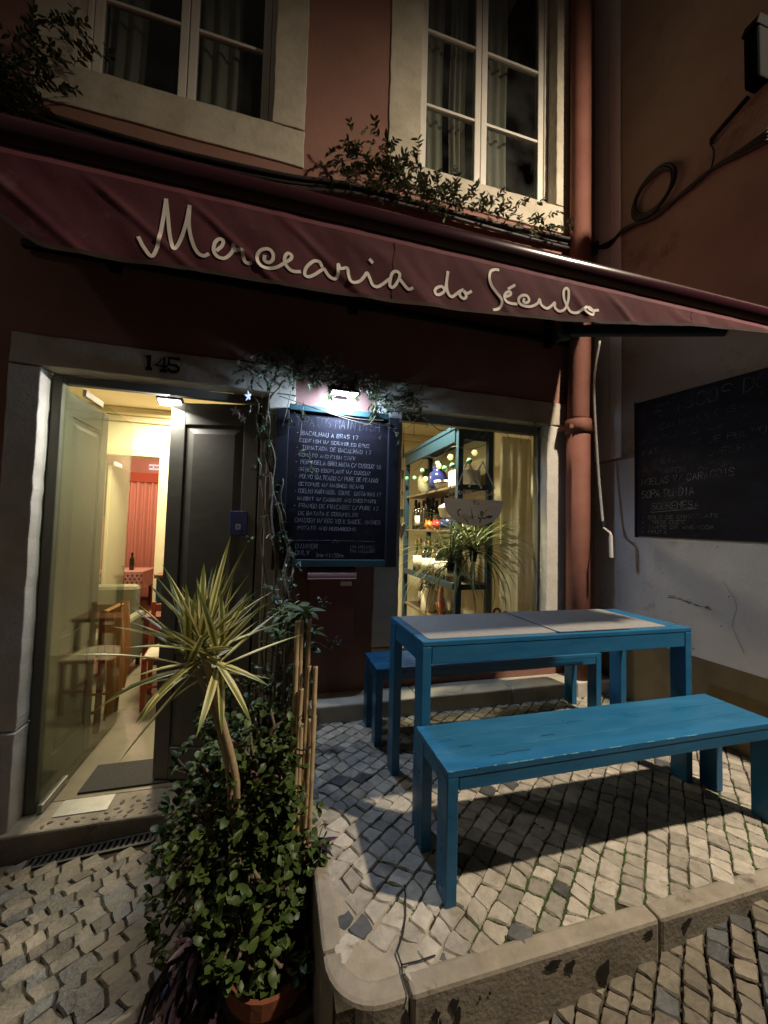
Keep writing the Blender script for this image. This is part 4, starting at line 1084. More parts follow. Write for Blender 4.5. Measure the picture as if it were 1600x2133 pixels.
# ------------------------------------------------------------------ neighbouring house on the right
NX, NY = 2.53, -1.42
NB_UP = M('ochre_brown_render', (.27, .205, .155), (.37, .29, .225), scale=1.7, rough=.85, bump=.35, bscale=60, spec=.15, c3=(.20, .145, .105), s3=1.6, t3=.56)
NB_LOW = M('offwhite_render', (.50, .455, .42), (.66, .61, .57), scale=2.0, rough=.85, bump=.35, bscale=55, spec=.15, c3=(.37, .33, .29), s3=2.4, t3=.58)
NB_BAND = M('ochre_band', (.13, .095, .05), (.19, .14, .075), scale=5, rough=.85, bump=.2, bscale=40)
nh = thing('neighbour_house', 'neighbouring rendered house at the right with ochre foot band', 'building', (NX, NY, 0))
def slab(name, x0, z0, z1, mat):
    MB().box(NX + x0, 7.0, NY, 6.0, z0, z1).build(name, mat, nh)
slab('foot_band', 0.0, -.6, .46, NB_BAND); slab('lower_wall', 0.002, .46, 1.78, NB_LOW); slab('upper_wall', .001, 1.78, 7.6, NB_UP)
QUOIN = M('grey_quoin_paint', (.70, .65, .58), (.78, .72, .65), scale=3, rough=.8, bump=.1, bscale=30)
MB().box(NX - .012, NX - .0005, -.268, -.160, 1.80, 7.6).build('corner_strip', QUOIN, nh, bevel=.003)
MB().box(NX - .010, NX - .0005, -.152, -.002, 1.80, 7.6).build('corner_strip', QUOIN, nh, bevel=.003)

SCR = M('wall_scuff', (.16, .13, .11), (.24, .20, .17), scale=40, rough=.9)
b = MB(); r8 = random.Random(12)
for k in range(26):
    y = -.62 - r8.random() * .26; z = .79 + (y + .75) * .10 + r8.uniform(-.010, .010); w_ = r8.uniform(.01, .04)
    b.ribbon([Vector((y, z)), Vector((y - w_, z + r8.uniform(-.006, .006)))], r8.uniform(.002, .006), lambda u, v: (NX - .0012, u, v))
for k in range(30):
    y = -r8.uniform(.1, 1.3); z = r8.uniform(.48, 1.72); w_ = r8.uniform(.003, .012)
    b.ribbon([Vector((y, z)), Vector((y - w_, z + r8.uniform(-.01, .01)))], r8.uniform(.002, .006), lambda u, v: (NX - .0012, u, v))
for pts in ([(-.05, 1.60), (-.12, 1.45), (-.10, 1.30), (-.16, 1.15), (-.15, 1.0)], [(-.95, .95), (-1.02, .82), (-1.0, .70), (-1.06, .56)]):
    b.ribbon(smooth_path([Vector((p[0] + r8.uniform(-.01, .01), p[1])) for p in pts], 5), .0022, lambda u, v: (NX - .0012, u, v))
b.build('scuffs', SCR, nh, kind='stuff')
# big blackboard on its side wall
rb = thing('wall_blackboard', 'large dark blackboard with chalk menu on the side wall at right', 'blackboard', (NX - .02, -.8, 1.6))
FB = lambda h: (lambda u, v: (h, -u, v))
MB().prism([(.41, 1.200), (1.249, 1.180), (1.249, 2.118), (.41, 2.171)], NX - .026, NX - .004, lambda u, v, h: (h, -u, v)).build('panel', BOARD, rb)
MB().prism([(.40, 1.19), (.412, 1.20), (.412, 2.172), (.40, 2.182)], NX - .032, NX - .002, lambda u, v, h: (h, -u, v)).build('edge_trim', BLACK_METAL, rb)
rr5 = random.Random(8)
b = MB(); ff = FB(NX - .0275)
chalk_line(b, 'PETISCOS DO DIA', .50, 2.025, .075, .068, ff, .006, rr5); b.build('heading', CHALK_DIM, rb, kind='stuff')
for k, (t, off) in enumerate((('* BACALHAU A CASA', 0), ('* CHOURICO ASSADO', 0), ('PATANISCAS DE POLVO', .01), ('* QUEIJO DE OVELHA', 0), ('PIMENTOS PADRON', .01))):
    b = MB(); chalk_line(b, t, .455 + off, 1.93 - k * .078, .036, .040, ff, .0035, rr5); b.build('writing', CHALK_DIM, rb, kind='stuff')
GREYC = M('grey_chalk', (.05, .05, .047), (.26, .25, .23), scale=14, rough=.9); chalky(GREYC, .62, 1.0)
b = MB()
chalk_line(b, 'MOELAS V/ CARACOIS', .455, 1.560, .044, .034, ff, .0042, rr5)
b.build('writing', GREYC, rb, kind='stuff'); b = MB()
chalk_line(b, 'SOPA DO DIA', .455, 1.470, .050, .036, ff, .0045, rr5)
b.build('writing', GREYC, rb, kind='stuff'); b = MB()
chalk_line(b, 'SOBREMESA', .53, 1.385, .045, .036, ff, .0045, rr5)
b.ribbon([Vector((.52, 1.372)), (.53, 1.366), (.70, 1.373), (.84, 1.38)], .004, ff)
for k, t in enumerate(('* BOLO DE CHOCOLATE', '* ARROZ DOCE', '* TARTE DE AMENDOA', '* FRUTA')):
    b.build('writing', GREYC, rb, kind='stuff'); b = MB(); chalk_line(b, t, .455, 1.320 - k * .034, .022, .028, ff, .003, rr5)
b.build('writing', GREYC, rb, kind='stuff')

# ------------------------------------------------------------------ menu board between door and window
mb = thing('menu_board', 'framed black chalk menu board with teal rails between door and window', 'menu board', (.38, -.05, .93))
MB().box(.046, .709, -.075, -.020, .992, 1.952).build('panel', BOARD, mb)
MB().box(-.030, .045, -.105, -.018, .928, 1.948).build('side_rail', M('dark_board_rail', (.016, .018, .026), (.024, .026, .034), scale=6, rough=.45), mb, bevel=.004)
MB().box(.710, .785, -.105, -.018, .944, 1.968).build('side_rail', bpy.data.materials['dark_board_rail'], mb, bevel=.004)
MB().box(.046, .709, -.100, -.018, 1.953, 1.992).build('top_rail', TEAL_FRAME, mb, bevel=.004)
MB().box(.046, .709, -.100, -.018, .944, .991).build('bottom_rail', TEAL_FRAME, mb, bevel=.004)
rr6 = random.Random(31)
fm = fd(-.0765)
b = MB()
chalk_line(b, 'PRATOS MAIN DISH', .105, 1.862, .060, .037, fm, .0036, rr6); b.build('heading', CHALK_DIM, mb, kind='stuff')
lines = [('* BACALHAU A BRAS 17', 0), ('CODFISH W/ SCRAMBLED EGGS', .022), ('* TOMATADA DE BACALHAU 17', 0), ('TOMATO AND FISH STEW', .02), ('* BERINGELA GRELHADA C/ CUSCUZ 16', 0), ('GRILLED EGGPLANT W/ CUZCUZ', .022),
         ('* POLVO SALTEADO C/ PURE DE FEIJAO', 0), ('OCTOPUS W/ MASHED BEANS', .025), ('* COELHO MARINADO, COUVE, CASTANHAS 17', 0), ('RABBIT W/ CABBAGE AND CHESTNUTS', .022),
         ('* FRANGO DE FRICASSE C/ PURE 17', 0), ('DE BATATA E COGUMELOS', .03), ('CHICKEN W/ EGG YOLK SAUCE, MASHED', .01), ('POTATO AND MUSHROOMS', .03)]
for k, (t, off) in enumerate(lines):
    adv = min(.0205, .575 / len(t)); hh = .0265 if k % 2 == 0 else .0225
    b = MB(); chalk_line(b, t, .095 + off, 1.800 - k * .0475, hh, adv * (1.04 if k % 2 == 0 else .95), fm, .0025, rr6)
    b.build('writing', CHALK, mb, kind='stuff')
b = MB()
b.ribbon([Vector((.10, 1.113)), (.36, 1.117), (.64, 1.113)], .0018, fm); b.ribbon([Vector((.355, 1.10)), (.367, 1.125), (.38, 1.10), (.387, 1.118), (.395, 1.10)], .002, fm)
b.build('rule', CHALK, mb); b = MB()
chalk_line(b, 'DINNER', .115, 1.062, .028, .024, fm, .003, rr6); chalk_line(b, 'ONLY', .115, 1.020, .028, .024, fm, .003, rr6)
b.build('writing', CHALK, mb, kind='stuff'); b = MB()
chalk_line(b, '7pm-11:30pm', .245, 1.006, .026, .0165, fm, .0027, rr6)
b.build('writing', CHALK, mb, kind='stuff'); b = MB()
chalk_line(b, 'IVA INCLUIDO', .47, 1.066, .018, .0145, fm, .0022, rr6); chalk_line(b, 'TVA INCLUDED', .47, 1.038, .018, .0145, fm, .0022, rr6)
b.build('writing', CHALK, mb, kind='stuff')
# lamp over the board
bl = thing('board_lamp', 'small bright white floodlight over the menu board', 'lamp', (.385, -.2, 2.06))
MB().obox((.385, -.175, 2.082), (.18, .12, .018), Matrix.Rotation(rad(8), 3, 'X')).build('housing', BLACK_METAL, bl, bevel=.004)
MB().obox((.385, -.178, 2.067), (.16, .10, .006), Matrix.Rotation(rad(8), 3, 'X')).build('lens', emis('board_lens', (.92, .97, 1.0), 40), bl)
MB().box(.345, .425, -.118, -.002, 2.090, 2.102).build('bracket', BLACK_METAL, bl)

# mail box
MBX = M('mailbox_red', (.15, .045, .038), (.19, .06, .05), scale=6, rough=.45, bump=.1, bscale=80, spec=.4)
mx_ = thing('mail_box', 'dark red metal mail box with curved lid on the wall under the menu board', 'mail box', (.355, -.06, .45))
MB().box(.206, .506, -.115, -.003, .45, .868).build('body', MBX, mx_, bevel=.004)
prof = [(-.003, .870), (-.128, .870)] + [(-.128 + .02 + (.0 if 0 else .0) + .105 * (1 - math.cos(t)) * .9, .872 + .072 * math.sin(t)) for t in [math.pi / 2 * i / 7 for i in range(8)]] + [(-.003, .944)]
MB().prism(prof, .196, .514, lambda u, v, h: (h, u, v)).build('lid', M('mailbox_lid', (.17, .075, .07), (.22, .10, .095), scale=40, rough=.45, bump=.15, bscale=120, spec=.5), mx_, smooth=False, bevel=.002)
MB().box(.408, .480, -.1185, -.1155, .825, .852).build('name_plate', LABEL, mx_)

# ------------------------------------------------------------------ downpipe
PIPE = M('salmon_pipe', (.15, .062, .046), (.20, .088, .066), scale=4, rough=.75, bump=.2, bscale=40, spec=.12)
pp = thing('downpipe', 'thick salmon painted downpipe in the corner beside the shop window', 'pipe', (2.33, -.11, 0))
MB().tube([(2.268, -.105, -.05), (2.268, -.105, 2.03)], .088, 20).build('lower_pipe', PIPE, pp, smooth=True)
MB().tube([(2.268, -.105, 1.99), (2.268, -.105, 2.10)], .098, 20).build('collar', PIPE, pp, smooth=True)
MB().tube(smooth_path([(2.268, -.105, 2.101), (2.270, -.105, 2.25), (2.285, -.10, 2.55), (2.292, -.095, 2.9), (2.292, -.095, 5.0), (2.292, -.095, 7.6)], 4), .080, 20).build('upper_pipe', PIPE, pp, smooth=True)
MB().box(2.15, 2.385, -.15, -.002, 2.02, 2.055).build('bracket', PIPE, pp, bevel=.004)
MB().tube([(2.44, -.03, -.05), (2.44, -.03, 2.4)], .016, 10).build('conduit', PIPE, pp, smooth=True)
# awning crank hanging in the corner
cw = thing('awning_crank', 'white awning crank rod hanging by the downpipe', 'crank', (2.35, -.22, 1.04))
WH = M('white_plastic', (.66, .62, .56), (.72, .68, .62), scale=10, rough=.4)
MB().tube(smooth_path([(2.35, -.235, 2.70), (2.35, -.18, 2.38), (2.35, -.212, 1.80), (2.345, -.262, 1.36), (2.34, -.275, 1.30)], 5), .0095, 8).build('rod', WH, cw, smooth=True)
MB().tube([(2.34, -.275, 1.30), (2.335, -.285, 1.255)], .013, 8).build('joint', BLACK_METAL, cw)
MB().tube([(2.335, -.285, 1.255), (2.318, -.365, 1.215), (2.315, -.37, 1.20)], .008, 8).build('crank_arm', WH, cw)
MB().tube([(2.315, -.37, 1.20), (2.315, -.375, 1.04)], .013, 8).build('handle', WH, cw)

# ------------------------------------------------------------------ awning
aw = thing('awning', 'burgundy canvas awning with cream script lettering on its valance', 'awning', (.5, -1.5, 2.1))
AY, AX0, AX1, VY, VX0, VX1 = -1.5, -1.45, 2.15, -1.538, -1.40, 2.08
HEM = [(-1.401, 1.963), (-0.966, 1.939), (-0.658, 1.91), (-0.589, 1.861), (-0.559, 1.854), (-0.406, 1.856), (-0.242, 1.866), (0.0, 1.87), (0.309, 1.882), (0.599, 1.901), (0.928, 1.93), (1.198, 1.964), (1.492, 2.007), (1.919, 2.048), (2.078, 2.06)]
def hem_z(x):
    for (a, za), (b_, zb) in zip(HEM, HEM[1:]):
        if x <= b_: return za + (zb - za) * (x - a) / (b_ - a)
    return HEM[-1][1]
BZ, BR = 2.134, .044
def fold(x, z):
    """small slack folds in the hanging canvas"""
    t = (2.070 - z)
    d = .0035 * math.sin((x + z * .75) * 31 + 3 * noise.noise((x * 2, z * 3, 0))) * min(1, t / .08)
    d += .009 * noise.noise((x * 5.0 + z * 3, z * 4, 2)) * min(1, t / .06)
    w = abs(noise.noise((x * 4.2 + z * 4.6, z * 1.3, 9)))
    d += .010 * max(0, .16 - w) / .16 * min(1, t / .05)
    d += .0025 * noise.noise((x * 22 + z * 14, z * 9, 5))
    return VY - d * .38 + .03 * t
vb = MB()
vb.grid(420, 34, lambda u, v: (lambda x: (lambda z: (x, fold(x, z), z))(2.064 - (2.064 - hem_z(x)) * v))(VX0 + (VX1 - VX0) * u))
vb.grid(420, 2, lambda u, v: (lambda x: (x, fold(x, 2.064) + (AY - .02 - VY) * v, 2.064 + .034 * v))(VX0 + (VX1 - VX0) * u))
val = vb.build('valance', BURG_FAB, aw, smooth=True)
b = MB()
b.grid(200, 1, lambda u, v: (lambda x: (x, fold(x, hem_z(x)) - .004 + .010 * v, hem_z(x) + .0035 - .007 * (1 - v)))(VX0 + (VX1 - VX0) * u))
b.grid(200, 1, lambda u, v: (lambda x: (x, fold(x, hem_z(x)) - .0035, hem_z(x) - .004 + .012 * v))(VX0 + (VX1 - VX0) * u))
b.build('hem_binding', M('dark_binding', (.035, .022, .018), (.06, .04, .032), scale=20, rough=.9), val, smooth=True)
for ids in (range(0, 8), (8, 9), range(10, 15)):      # three painted words
    b = MB()
    for i_ in ids:
        b.ribbon(smooth_path([Vector((q[0] / 1000, q[1] / 1000)) for q in SCRIPT_STROKES[i_]], 8), .0092, lambda u, v: (u, fold(u, v) - .0016, v))
    b.build('lettering', LETTER, val, smooth=True)
b = MB()
for sx_ in (-.93, .31, 1.5): b.ribbon([Vector((sx_ + .004 * math.sin(q * 1.7), 2.063 - (2.063 - hem_z(sx_)) * q / 8)) for q in range(9)], .006, lambda u, v: (u, fold(u, v) - .0011, v))
b.build('seam', M('canvas_seam', (.05, .014, .02), (.08, .026, .032), scale=30, rough=.9), val, kind='stuff')
n_ = 60
MB().tube([(AX0 + (AX1 - AX0) * i / n_, AY, BZ) for i in range(n_ + 1)], BR, 24).build('front_bar', BURG_BAR, aw, smooth=True)
MB().box(AX0 - .012, AX0 - .001, AY - .05, AY + .05, BZ - .05, BZ + .05).build('end_cap', BLACK_METAL, aw, bevel=.01)
MB().box(AX1 + .001, AX1 + .012, AY - .05, AY + .05, BZ - .05, BZ + .05).build('end_cap', BLACK_METAL, aw, bevel=.01)
WZ = 2.98
rb_ = MB(); rb_.grid(40, 20, lambda u, v: (AX0 + (AX1 + .13 * v - AX0) * u, AY + .01 + (-AY - .09) * v, BZ + .038 + (WZ - BZ - .038) * v - .05 * math.sin(math.pi * v)))
rb_.build('roof_canvas', BURG_FAB, aw, smooth=True)
MB().tube([(AX0, -.075, WZ), (AX1 + .13, -.075, WZ)], .055, 18).build('roller', BURG_BAR, aw, smooth=True)
MB().box(AX0, AX1 + .13, -.060, -.022, 2.735, 2.775).build('torsion_bar', BLACK_METAL, aw, bevel=.004)
for x in (-1.0, .45, 2.05): MB().box(x - .03, x + .03, -.065, -.001, 2.70, 3.00).build('wall_bracket', BLACK_METAL, aw, bevel=.004)
for sx, el, fx in ((2.05, (1.47, -.9, 2.30), 1.80), (-1.0, (-.35, -.9, 2.36), -.9)):
    MB().bar((sx, -.07, 2.72), el, .042, .060).build('arm', BLACK_METAL, aw, bevel=.01)
    MB().bar(el, (fx, AY + .03, BZ - .055), .040, .055).build('arm', BLACK_METAL, aw, bevel=.01)
    MB().lathe(el, [(.03, -.04), (.036, -.03), (.036, .03), (.03, .04)], 12).build('elbow', BLACK_METAL, aw, smooth=True)

# ------------------------------------------------------------------ table and benches
def frame_furniture(t, x0, x1, y0, y1, H, apron, lw=.040, ld=.082, part='table_top'):
    if part == 'seat':
        w3 = (y1 - y0) / 3
        for k in range(3): MB().box(x0, x1, y0 + k * w3 + (.0008 if k else 0), y0 + (k + 1) * w3 - (.0008 if k < 2 else 0), H - .022, H - .0004 * (k == 1)).build('plank', BLUE, t, bevel=.0022)
    else: MB().box(x0, x1, y0, y1, H - .022, H).build(part, BLUE, t, bevel=.0035)
    a = .003
    MB().box(x0 + lw + a, x1 - lw - a, y0 + .002, y0 + .026, H - apron, H - .0225).build('apron', BLUE, t, bevel=.002)
    MB().box(x0 + lw + a, x1 - lw - a, y1 - .026, y1 - .002, H - apron, H - .0225).build('apron', BLUE, t, bevel=.002)
    for x in (x0 + .002, x1 - .026): MB().box(x, x + .024, y0 + ld + a, y1 - ld - a, H - apron, H - .0225).build('apron', BLUE, t, bevel=.002)
    for x in (x0, x1 - lw):
        for y in (y0, y1 - ld): MB().box(x, x + lw, y, y + ld, .001, H - .0225).build('leg', BLUE, t, bevel=.0035)
tb = thing('bar_table', 'long bright blue wooden table on the cobbled pavement', 'table', (1.29, -.93, 0))
frame_furniture(tb, .578, 2.007, -1.155, -.699, .75, .092)
def copy_tree(o, parent=None, loc=None):
    c = o.copy(); COL.objects.link(c)
    if parent is not None: c.parent = parent
    if loc is not None: c.location = loc
    for ch in list(o.children): copy_tree(ch, c)
    return c
bn = thing('bench', 'bright blue wooden bench in front of the table, nearest the kerb', 'bench', (1.318, -1.3065, 0), group='blue wooden benches')
frame_furniture(bn, .556, 2.081, -1.454, -1.159, .423, .066, .040, .080, 'seat')
b = MB(); r7 = random.Random(2)
for (xa, xb, y, zz) in ((.66, .705, -1.33, .0), (.735, .80, -1.405, 0), (.80, .90, -1.40, 0), (1.0, 1.06, -1.33, 0)):
    b.ribbon([Vector((xa, y)), Vector(((xa + xb) / 2, y + .002)), Vector((xb, y - .001))], .0035, lambda u, v: (u, v, .4238))
CRK = M('dark_crack', (.01, .03, .05), rough=.8)
b.build('crack', CRK, bn)
b = MB()
for k in range(20):
    xa = .56 + 1.1 * r7.random() ** 1.7; w_ = r7.uniform(.006, .05); b.add([(xa, -1.4547, .4205), (xa + w_, -1.4547, .4208), (xa + w_ * .9, -1.4532, .4236), (xa + w_ * .1, -1.4532, .4236)], [(0, 1, 2, 3)])
for k in range(12):
    ya = r7.uniform(-1.44, -1.18); w_ = r7.uniform(.006, .02); b.add([(.5553, ya, .4205), (.5553, ya + w_, .4205), (.5568, ya + w_, .4236), (.5568, ya, .4236)], [(0, 1, 2, 3)])
WORN = b
bf = copy_tree(bn, None, Vector((1.3195, -.3755, 0)))
WORN.build('worn_edge', BLUE_WORN, bn, kind='stuff')
bf['label'] = 'bright blue wooden bench behind the table, against the house wall'
# mats on the table
MATG = M('grey_table_mat', (.20, .20, .195), (.26, .255, .245), scale=60, rough=.7, bump=.15, bscale=300)
def mat_(name, label, x0, x1, y0, y1, z, r=.012):
    pts = []
    for cx, cy, a in ((x1 - r, y1 - r, 0), (x0 + r, y1 - r, 90), (x0 + r, y0 + r, 180), (x1 - r, y0 + r, 270)):
        for k in range(5): t = rad(a + k * 22.5); pts.append((cx + r * math.cos(t), cy + r * math.sin(t)))
    MB().prism(pts, z, z + .0028, kf).build(name, MATG, label=label, cat='table mat', group='grey mats on the blue table')
mat_('table_mat', 'grey mat on the left half of the blue table', .612, 1.235, -1.130, -.712, .7505)
mat_('table_mat', 'grey mat in the middle of the blue table, edge over its right neighbour', 1.240, 1.655, -1.136, -.716, .7540)
mat_('table_mat', 'grey mat at the right end of the blue table, partly covered', 1.45, 1.888, -1.122, -.704, .7505)

# ------------------------------------------------------------------ street lamp on the neighbouring house
ln = thing('street_lamp', 'street lamp on a wall bracket of the neighbouring house', 'street lamp', (2.75, NY, 5.0))
MB().tube(smooth_path([(2.75, NY - .001, 4.75), (2.75, -1.6, 5.05), (2.75, -2.2, 5.12), (2.75, -2.55, 5.02)], 6), .022, 8).build('bracket', BLACK_METAL, ln, smooth=True)
MB().lathe((2.75, -2.65, 4.84), [(.14, .0), (.15, .015), (.10, .12), (.04, .18), (0, .19)], 16).build('hood', BLACK_METAL, ln, smooth=True)
MB().lathe((2.75, -2.65, 4.825), [(.0, .004), (.12, .006), (.12, .012), (0, .012)], 16).build('lens', emis('lamp_lens', (1, .80, .52), 8), ln)
fl2 = thing('street_lamp', 'added fill lamp on a tall post, out of view behind the camera', 'street lamp', (-5.9, -5.5, -.4))  # unseen post lamp, added to carry the fill light
MB().lathe((-5.9, -5.5, 0), [(.09, -.6), (.09, .2), (.05, .3), (.04, 5.2), (.0, 5.25)], 12).build('post', BLACK_METAL, fl2, smooth=True)
MB().bar((-5.9, -5.5, 5.2), (-5.55, -5.15, 5.32), .05, .05).build('bracket', BLACK_METAL, fl2)
MB().lathe((-5.6, -5.2, 5.27), [(.30, 0), (.28, .06), (.1, .14), (0, .15)], 14).build('hood', BLACK_METAL, fl2, smooth=True)
# dark wall lantern and bracket at the edge of the picture
LBLK = M('lantern_black', (.002, .002, .002), rough=.9, spec=.05)
wl = thing('wall_lantern', 'dark box shaped wall lantern high on the neighbouring wall', 'lantern', (2.47, -1.2, 3.85))
MB().box(2.42, 2.505, -1.245, -1.165, 3.70, 4.00).build('housing', LBLK, wl, bevel=.012)
MB().prism([(-.06, 0), (.06, 0), (.03, .07), (-.03, .07)], -1.245, -1.165, lambda u, v, h: (2.4625 + u, h, 4.001 + v)).build('hood', LBLK, wl, bevel=.006)
MB().tube([(2.50, -1.14, 3.72), (2.505, -.94, 3.672), (2.53, -.925, 3.668)], .013, 8).build('arm', BLACK_METAL, wl, smooth=True)
MB().lathe((2.45, -1.162, 3.955), [(0, -.006), (.010, 0), (0, .014)], 8).build('indicator', WH, wl, smooth=True)

# ------------------------------------------------------------------ cables
cbn = thing('cable_bundle', 'sagging bundle of black cables along the house front above the awning', 'cable', (.3, -.05, 3.5))
for k, (dy, dz, sg2) in enumerate(((0, 0, 0), (-.02, .014, .3), (.008, -.022, .6), (-.012, -.04, .9), (.012, .02, 1.3))):
    base = [(-2.2, -.06, 3.55), (-1.48, -.05, 3.52), (-.9, -.05, 3.485), (-.5, -.055, 3.475), (0, -.05, 3.50), (.4, -.06, 3.55), (.9, -.05, 3.57), (1.5, -.055, 3.565), (2.05, -.05, 3.58), (2.44, -.045, 3.60), (2.49, -.05, 3.62)]
    pts = [Vector((x + .0, y + dy, z + dz + .012 * math.sin(x * 2.3 + k * 1.9))) for x, y, z in base]
    MB().tube(smooth_path(pts, 6), .011 + .004 * (k % 2), 6).build('cable', CABLE, cbn, smooth=True)
for k, x in enumerate((-1.0, -.1, 1.9)): MB().tube([(x, -.03, 3.40), (x + .03, -.02, 3.46), (x + .03, -.002, 3.53)], .006, 6).build('cable_tail', CABLE, cbn, smooth=True)
cb2 = thing('cable_loop', 'black cables with a coiled ring on the neighbouring wall', 'cable', (2.49, -.6, 3.6))
for k in range(4):
    pts = [(2.50, -.03, 3.625 + .006 * k), (2.512, -.16, 3.585 - .012 * k), (2.505, -.316, 3.555 + .008 * k), (2.51, -.55, 3.50 - .008 * k), (2.512, -.79, 3.470 + .005 * k), (2.505, -.94, 3.475), (2.50, -1.10, 3.445 - .01 * k), (2.495, -1.235, 3.43 - .022 * k)]
    MB().tube(smooth_path(pts, 5), .008 + .004 * (k % 2), 6).build('cable', CABLE, cb2, smooth=True)
rg = MB()
for k in range(5):
    ring = [(2.498 - .006 * (k % 2), -.565 + (.150 + .008 * (k % 3)) * math.cos(t) + .004 * k, 3.665 + (.135 + .007 * (k % 2)) * math.sin(t) - .006 * k) for t in [i / 28 * 6.283 for i in range(29)]]
    rg.tube(ring, .010, 6, cap=False)
rg.build('coil', CABLE, cb2, smooth=True)
MB().tube(smooth_path([(2.515, -.925, 3.66), (2.51, -.95, 3.58), (2.51, -.93, 3.49), (2.51, -.86, 3.46)], 5), .005, 6).build('cable', CABLE, cb2, smooth=True)

# ------------------------------------------------------------------ plants
def blade(length, width, fold_=.25, bend=.0, n=5, tipw=.0, shape='lance', thick=0):
    """leaf blade from the origin along +Y, upper side +Z"""
    b = MB()
    for i in range(n + 1):
        t = i / n
        if shape == 'lance': w = width * min(1, .55 + 1.2 * t) * (1 - t ** 3.2) if t < 1 else 0.0
        elif shape == 'ovate': w = width * math.sin(math.pi * min(1, t ** .8 * .97 + .02)) ** .85
        else: w = width * math.sin(math.pi * min(.985, (t ** 1.55) * .93 + .05)) ** .7
        a = bend * t
        y = length * (math.sin(a) / bend if abs(bend) > 1e-4 else t); z = -length * ((1 - math.cos(a)) / bend if abs(bend) > 1e-4 else 0)
        b.v += [Vector((-w / 2, y, z + abs(w) * fold_ / 2)), Vector((0, y, z)), Vector((w / 2, y, z + abs(w) * fold_ / 2))]
    for i in range(n):
        k = 3 * i
        b.f += [(k, k + 1, k + 4, k + 3), (k + 1, k + 2, k + 5, k + 4)]
    return b
def aim(d, roll=0, up=Vector((0, 0, 1))):
    """rotation that points +Y along d with +Z as close to up as it goes"""
    y = Vector(d).normalized()
    x = y.cross(up)
    if x.length < 1e-3: x = Vector((1, 0, 0))
    x.normalize(); z = x.cross(y)
    Rm = Matrix((x, y, z)).transposed()
    return (Rm @ Matrix.Rotation(roll, 3, 'Y')).to_4x4()
def leaves(parent, meshes, mats_, n_parts, name='leaf', rest='leaves'):
    """nearest leaves become parts that share meshes, the others one mass"""
    sc = []
    for k, Mx in enumerate(mats_):
        d = Mx.translation - CAM; p = cam_pix(Mx.translation)
        sc.append((d.length if p and -30 < p[0] < 1630 and -30 < p[1] < 2160 else 99, k))
    sc.sort()
    rb_ = MB(); mat = meshes[0].materials[0]
    for r_, (_, k) in enumerate(sc):
        me = meshes[k % len(meshes)]
        if r_ < n_parts and _ < 90: place(name, me, parent, mats_[k])
        else: rb_.add([mats_[k] @ v.co for v in me.vertices], [tuple(p.vertices) for p in me.polygons])
    if rb_.v: rb_.build(rest, mat, parent, smooth=True, kind='stuff')
rl = random.Random(77)
def rdir(rr): 
    z = rr.uniform(-1, 1); t = rr.uniform(0, 6.283); s_ = math.sqrt(1 - z * z)
    return Vector((s_ * math.cos(t), s_ * math.sin(t), z))

# jade bush in terracotta pots along the kerb
JADE = leaf_mat('jade_leaf', (.026, .052, .012), (.070, .105, .024), rough=.45, trans=.05, spec=.3)
jb = thing('jade_bush', 'dense dark green jade bush spilling over terracotta pots by the kerb', 'bush', (-.08, -1.0, -.35))
jm = [blade(.038, .026, .28, .5, 4, shape='ob').mesh('jade_leaf', JADE, True), blade(.033, .024, .35, -.4, 4, shape='ob').mesh('jade_leaf', JADE, True), blade(.043, .027, .25, .9, 4, shape='ob').mesh('jade_leaf', JADE, True)]
lobes = [((-.10, -.98, .08), (.24, .26, .34), 560), ((.0, -1.02, .15), (.13, .22, .26), 330), ((-.04, -.78, .24), (.22, .22, .26), 340), ((-.20, -1.0, -.06), (.20, .24, .24), 300), ((.03, -1.22, -.02), (.09, .11, .16), 130), ((-.06, -1.24, -.12), (.14, .12, .12), 200), ((-.24, -.72, .10), (.15, .18, .26), 200), ((.10, -1.0, -.10), (.10, .20, .16), 120), ((.07, -1.29, -.20), (.09, .06, .05), 80), ((-.02, -1.05, .30), (.17, .18, .2), 170), ((.17, -1.08, -.02), (.05, .16, .10), 110)]
Ms = []; stems = MB()
for c, r_, n in lobes:
    c = Vector(c)
    for k in range(int(n / 1.7)):
        d = rdir(rl)
        if d.z < -.75 or d.y > .80: continue
        q = 1 + .30 * noise.noise(d * 2.2 + c * 3)
        p = c + Vector((d.x * r_[0], d.y * r_[1], d.z * r_[2])) * q * rl.uniform(.80, 1.05)
        ax = (d + Vector((0, 0, .45))).normalized()
        # a little rosette of three to five leaves
        for j in range(rl.choice((3, 4, 4, 5))):
            dd = (ax * rl.uniform(.3, .9) + rdir(rl) * .85).normalized()
            Ms.append(Matrix.Translation(p + rdir(rl) * .012) @ aim(dd, rl.uniform(-.6, .6)) @ Matrix.Scale(rl.uniform(.65, 1.15), 4))
        if k % 4 == 0: stems.tube([c + Vector((0, 0, -.2 * r_[2])), c + (p - c) * .6 + rdir(rl) * .03, p], [.009, .007, .004], 5)
leaves(jb, jm, Ms, 300)
stems.build('stems', BARK, jb, smooth=True)
def pot(label, x, y, r_, z0, z1):
    t = thing('terracotta_pot', label, 'plant pot', (x, y, z0))
    MB().lathe((x, y, 0), [(r_ * .72, z0), (r_ * .92, z1 - .055), (r_ * .92, z1 - .05)], 26).build('body', TERRA, t, smooth=True)
    MB().lathe((x, y, 0), [(r_ * .93, z1 - .054), (r_ * 1.04, z1 - .05), (r_ * 1.04, z1), (r_ * .93, z1), (r_ * .90, z1 - .03)], 26).build('rim', TERRA, t)
    MB().lathe((x, y, 0), [(r_ * .9, z1 - .035), (.01, z1 - .02)], 20).build('soil', BED, t)
    return t
pot('terracotta pot under the jade bush, front one at the kerb corner', .025, -1.255, .128, ground_z(.025, -1.255) - .015, -.205)
